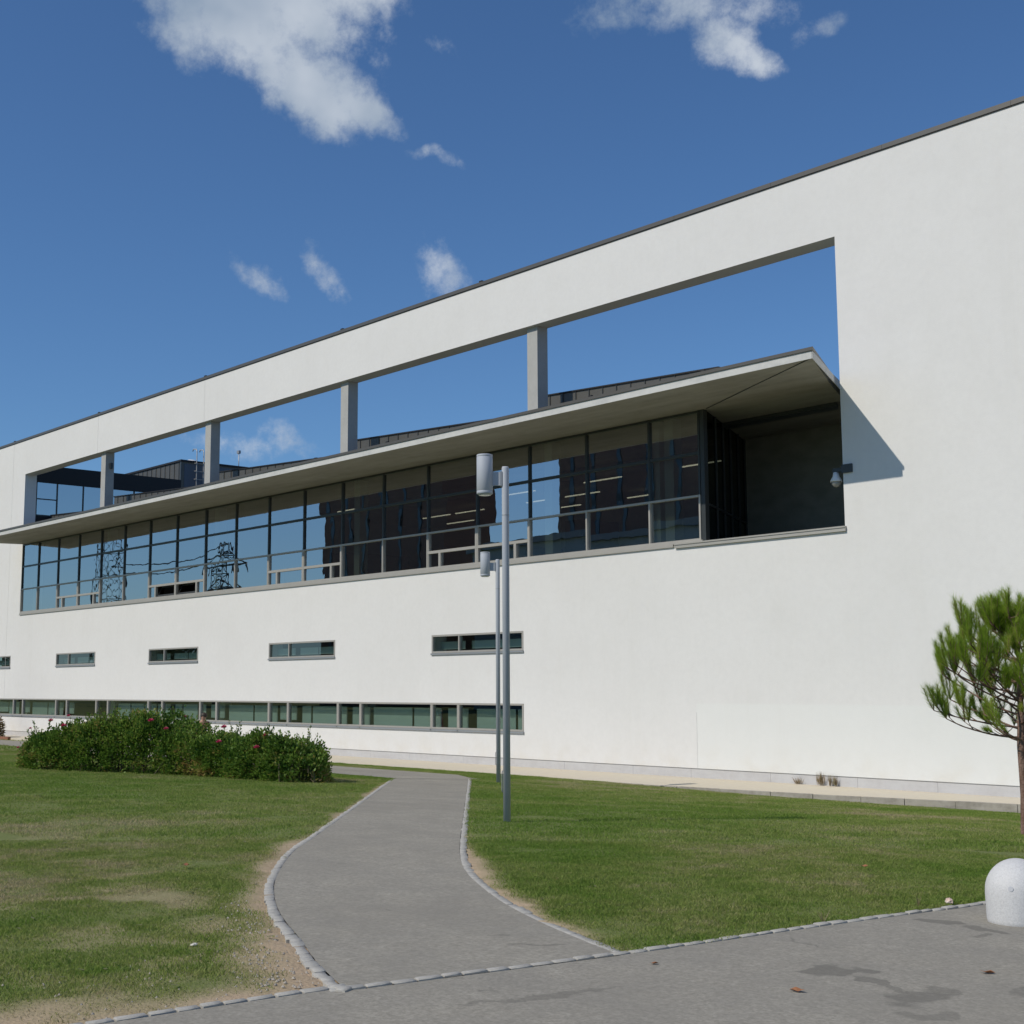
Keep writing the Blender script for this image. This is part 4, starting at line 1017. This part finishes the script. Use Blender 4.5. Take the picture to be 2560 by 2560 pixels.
leaf(at(2163, 2178)+Vector((0, 0, .03)), .05, 'rusty fallen leaf on the right lawn')
leaf(at(1993, 2482), .045, 'brown leaf on the road left of the dark stain')
leaf(at(2468, 2436), .045, 'brown leaf on the road at the right, below the bollard')
leaf(at(1634, 2413), .03, 'small brown leaf on the road near the path mouth')
leaf(at(465, 2175)+Vector((0, 0, .03)), .06, 'dark brown leaf on the left lawn')

SCL = 1.25
# ------------------------------------------------------------------ what stands behind the camera and shows in the glass
M_brick = mat('dark_brick', (.22, .125, .10), .9, noise=[((.6, .6, 2), .5, (.16, .09, .075)), (3, .4, (.27, .17, .13))])
M_roof = mat('grey_roof', (.22, .24, .26), .7)
M_towerglass = mat('tower_window', (.05, .09, .12), .2, spec=.6)
def tower(x0, x1, y0, y1, h, label, seed):
    b = thing('brick_tower', ((x0+x1)/2, (y0+y1)/2, 0), label, 'building', 'brick towers across the road')
    MB().box(x0, x1, y0, y1, -.3, h).build('wall', M_brick, b)
    MB().box(x0-.4, x1+.4, y0-.4, y1+.4, h, h+.6).build('roof', M_roof, b)
    nv = int((x1-x0)/3.4); r_ = random.Random(seed)
    for k in range(nv):
        x = x0+1.6+k*3.4
        w = MB(); w.box(x-.05, x+.45, y1, y1+.06, 3, h-2); wo_ = w.build('window', M_dark, b)
        g_ = MB(); z = 3.2
        while z < h-3.4:
            g_.quad((x+.40, y1+.065, z), (x, y1+.065, z), (x, y1+.065, z+2.4), (x+.40, y1+.065, z+2.4)); z += 3.1
        g_.build('pane', M_towerglass, wo_)
    return b
tower(-134.5, -111.5, -57, -50, 34, 'broad dark brick tower seen only as a reflection left of the lamp', 1)
tower(-94.2, -60, -66, -50, 34, 'dark brick tower mirrored at the right end of the glass', 2)
b = thing('low_building', (-78, -38, 0), 'low grey building mirrored below the brick towers', 'building')
MB().box(-90, -58, -46, -36, -.3, 13.0).build('wall', mat('grey_render', (.34, .39, .42), .9, noise=[(.4, .5, (.26, .30, .33))]), b)
MB().box(-90.5, -57.5, -46.5, -35.5, 13.0, 13.5).build('roof', M_roof, b)
for k in range(8): MB().box(-88+k*3.8, -86+k*3.8, -36, -35.95, 3.5, 6).build('window', M_dark, b)
def pylon(x, y, h, w, label, arms):
    t = thing('lattice_pylon', (x, y, 0), label, 'pylon', 'steel pylons beyond the road')
    mb = MB(); n = 11
    def c(k, s1, s2): f = 1-.72*k/n; return (x+s1*w*f, y+s2*w*f, h*k/n)
    for k in range(n):
        for s1, s2 in ((1, 1), (1, -1), (-1, -1), (-1, 1)):
            mb.tube([c(k, s1, s2), c(k+1, s1, s2)], .10, 4, False)
        for (a, b_) in (((1, 1), (1, -1)), ((1, -1), (-1, -1)), ((-1, -1), (-1, 1)), ((-1, 1), (1, 1))):
            mb.tube([c(k, *a), c(k+1, *b_)], .06, 4, False); mb.tube([c(k, *b_), c(k+1, *a)], .06, 4, False); mb.tube([c(k, *a), c(k, *b_)], .07, 4, False)
    mb.build('mast', M_dark, t)
    for za, la in arms:
        a = MB(); a.tube([(x-la, y, za), (x+la, y, za)], .16, 4); a.tube([(x-la, y, za), (x, y, za+1.8), (x+la, y, za)], .12, 4)
        for s in (-1, -.6, .6, 1): a.tube([(x+s*la, y, za), (x+s*la, y, za-1.4)], .12, 4)
        a.build('cross_arm', M_dark, t)
pylon(-254, -80, 52, 3.0, 'tall slim lattice pylon mirrored at the left of the glass', [])
pylon(-210, -80, 26, 2.4, 'shorter lattice pylon with wide arms mirrored in the glass', [(18.5, 5), (22.5, 7)])
mb = MB(); 
for dz in (0, 1.6):
    pts = []
    for k in range(13): u = k/12; pts.append((-254+44*u, -80, 24+dz-6*u*(1-u)))
    mb.tube(pts, .10, 4, False)
tag(mb.build('power_cable', M_black), 'sagging cables strung between the two pylons', 'cable')
# trees behind the camera, low along the horizon
M_tl = leaf_mat('broad_leaf', (.02, .045, .012), (.05, .085, .02), (.09, .10, .035))
def btree(x, y, h, w, seed, label):
    t = thing('broadleaf_tree', (x, y, 0), label, 'tree', 'trees across the road'); r_ = np.random.default_rng(seed)
    MB().tube([(x, y, -.2), (x+.1, y, h*.4), (x, y, h*.7)], [.3, .2, .08], 8).build('trunk', M_bark, t)
    n = 5000; c = r_.normal(0, 1, (14, 3)); c /= np.linalg.norm(c, axis=1, keepdims=True); c = c*np.array([w*.6, w*.6, h*.24])+np.array([x, y, h*.64])
    k = r_.integers(0, 14, n); d = r_.normal(0, 1, (n, 3)); d /= np.linalg.norm(d, axis=1, keepdims=True)
    P = c[k]+d*(w*.42*r_.random(n)**.4)[:, None]
    V = leaf_quads(P, d+r_.normal(0, .5, (n, 3)), r_.normal(0, 1, (n, 3)), r_.uniform(.3, .55, n), r_.uniform(.12, .2, n))
    np_mesh('crown', V, 4, M_tl, t, {'tint': np.repeat(r_.random(n), 4)})
TL = ['round tree mirrored faintly in the left small windows', 'tree mirrored between the two pylons', 'wide tree mirrored beside the shorter pylon', 'tree mirrored at the foot of the broad brick tower', 'low tree mirrored between the brick towers', 'tree mirrored left of the low grey building']
for k, (x, y, h, w) in enumerate(((-290, -60, 13, 7), (-235, -55, 11, 7), (-190, -58, 13, 8), (-150, -45, 10, 6), (-98, -47, 8, 4), (-170, -48, 12, 7))): btree(x, y, h, w, 100+k, TL[k])
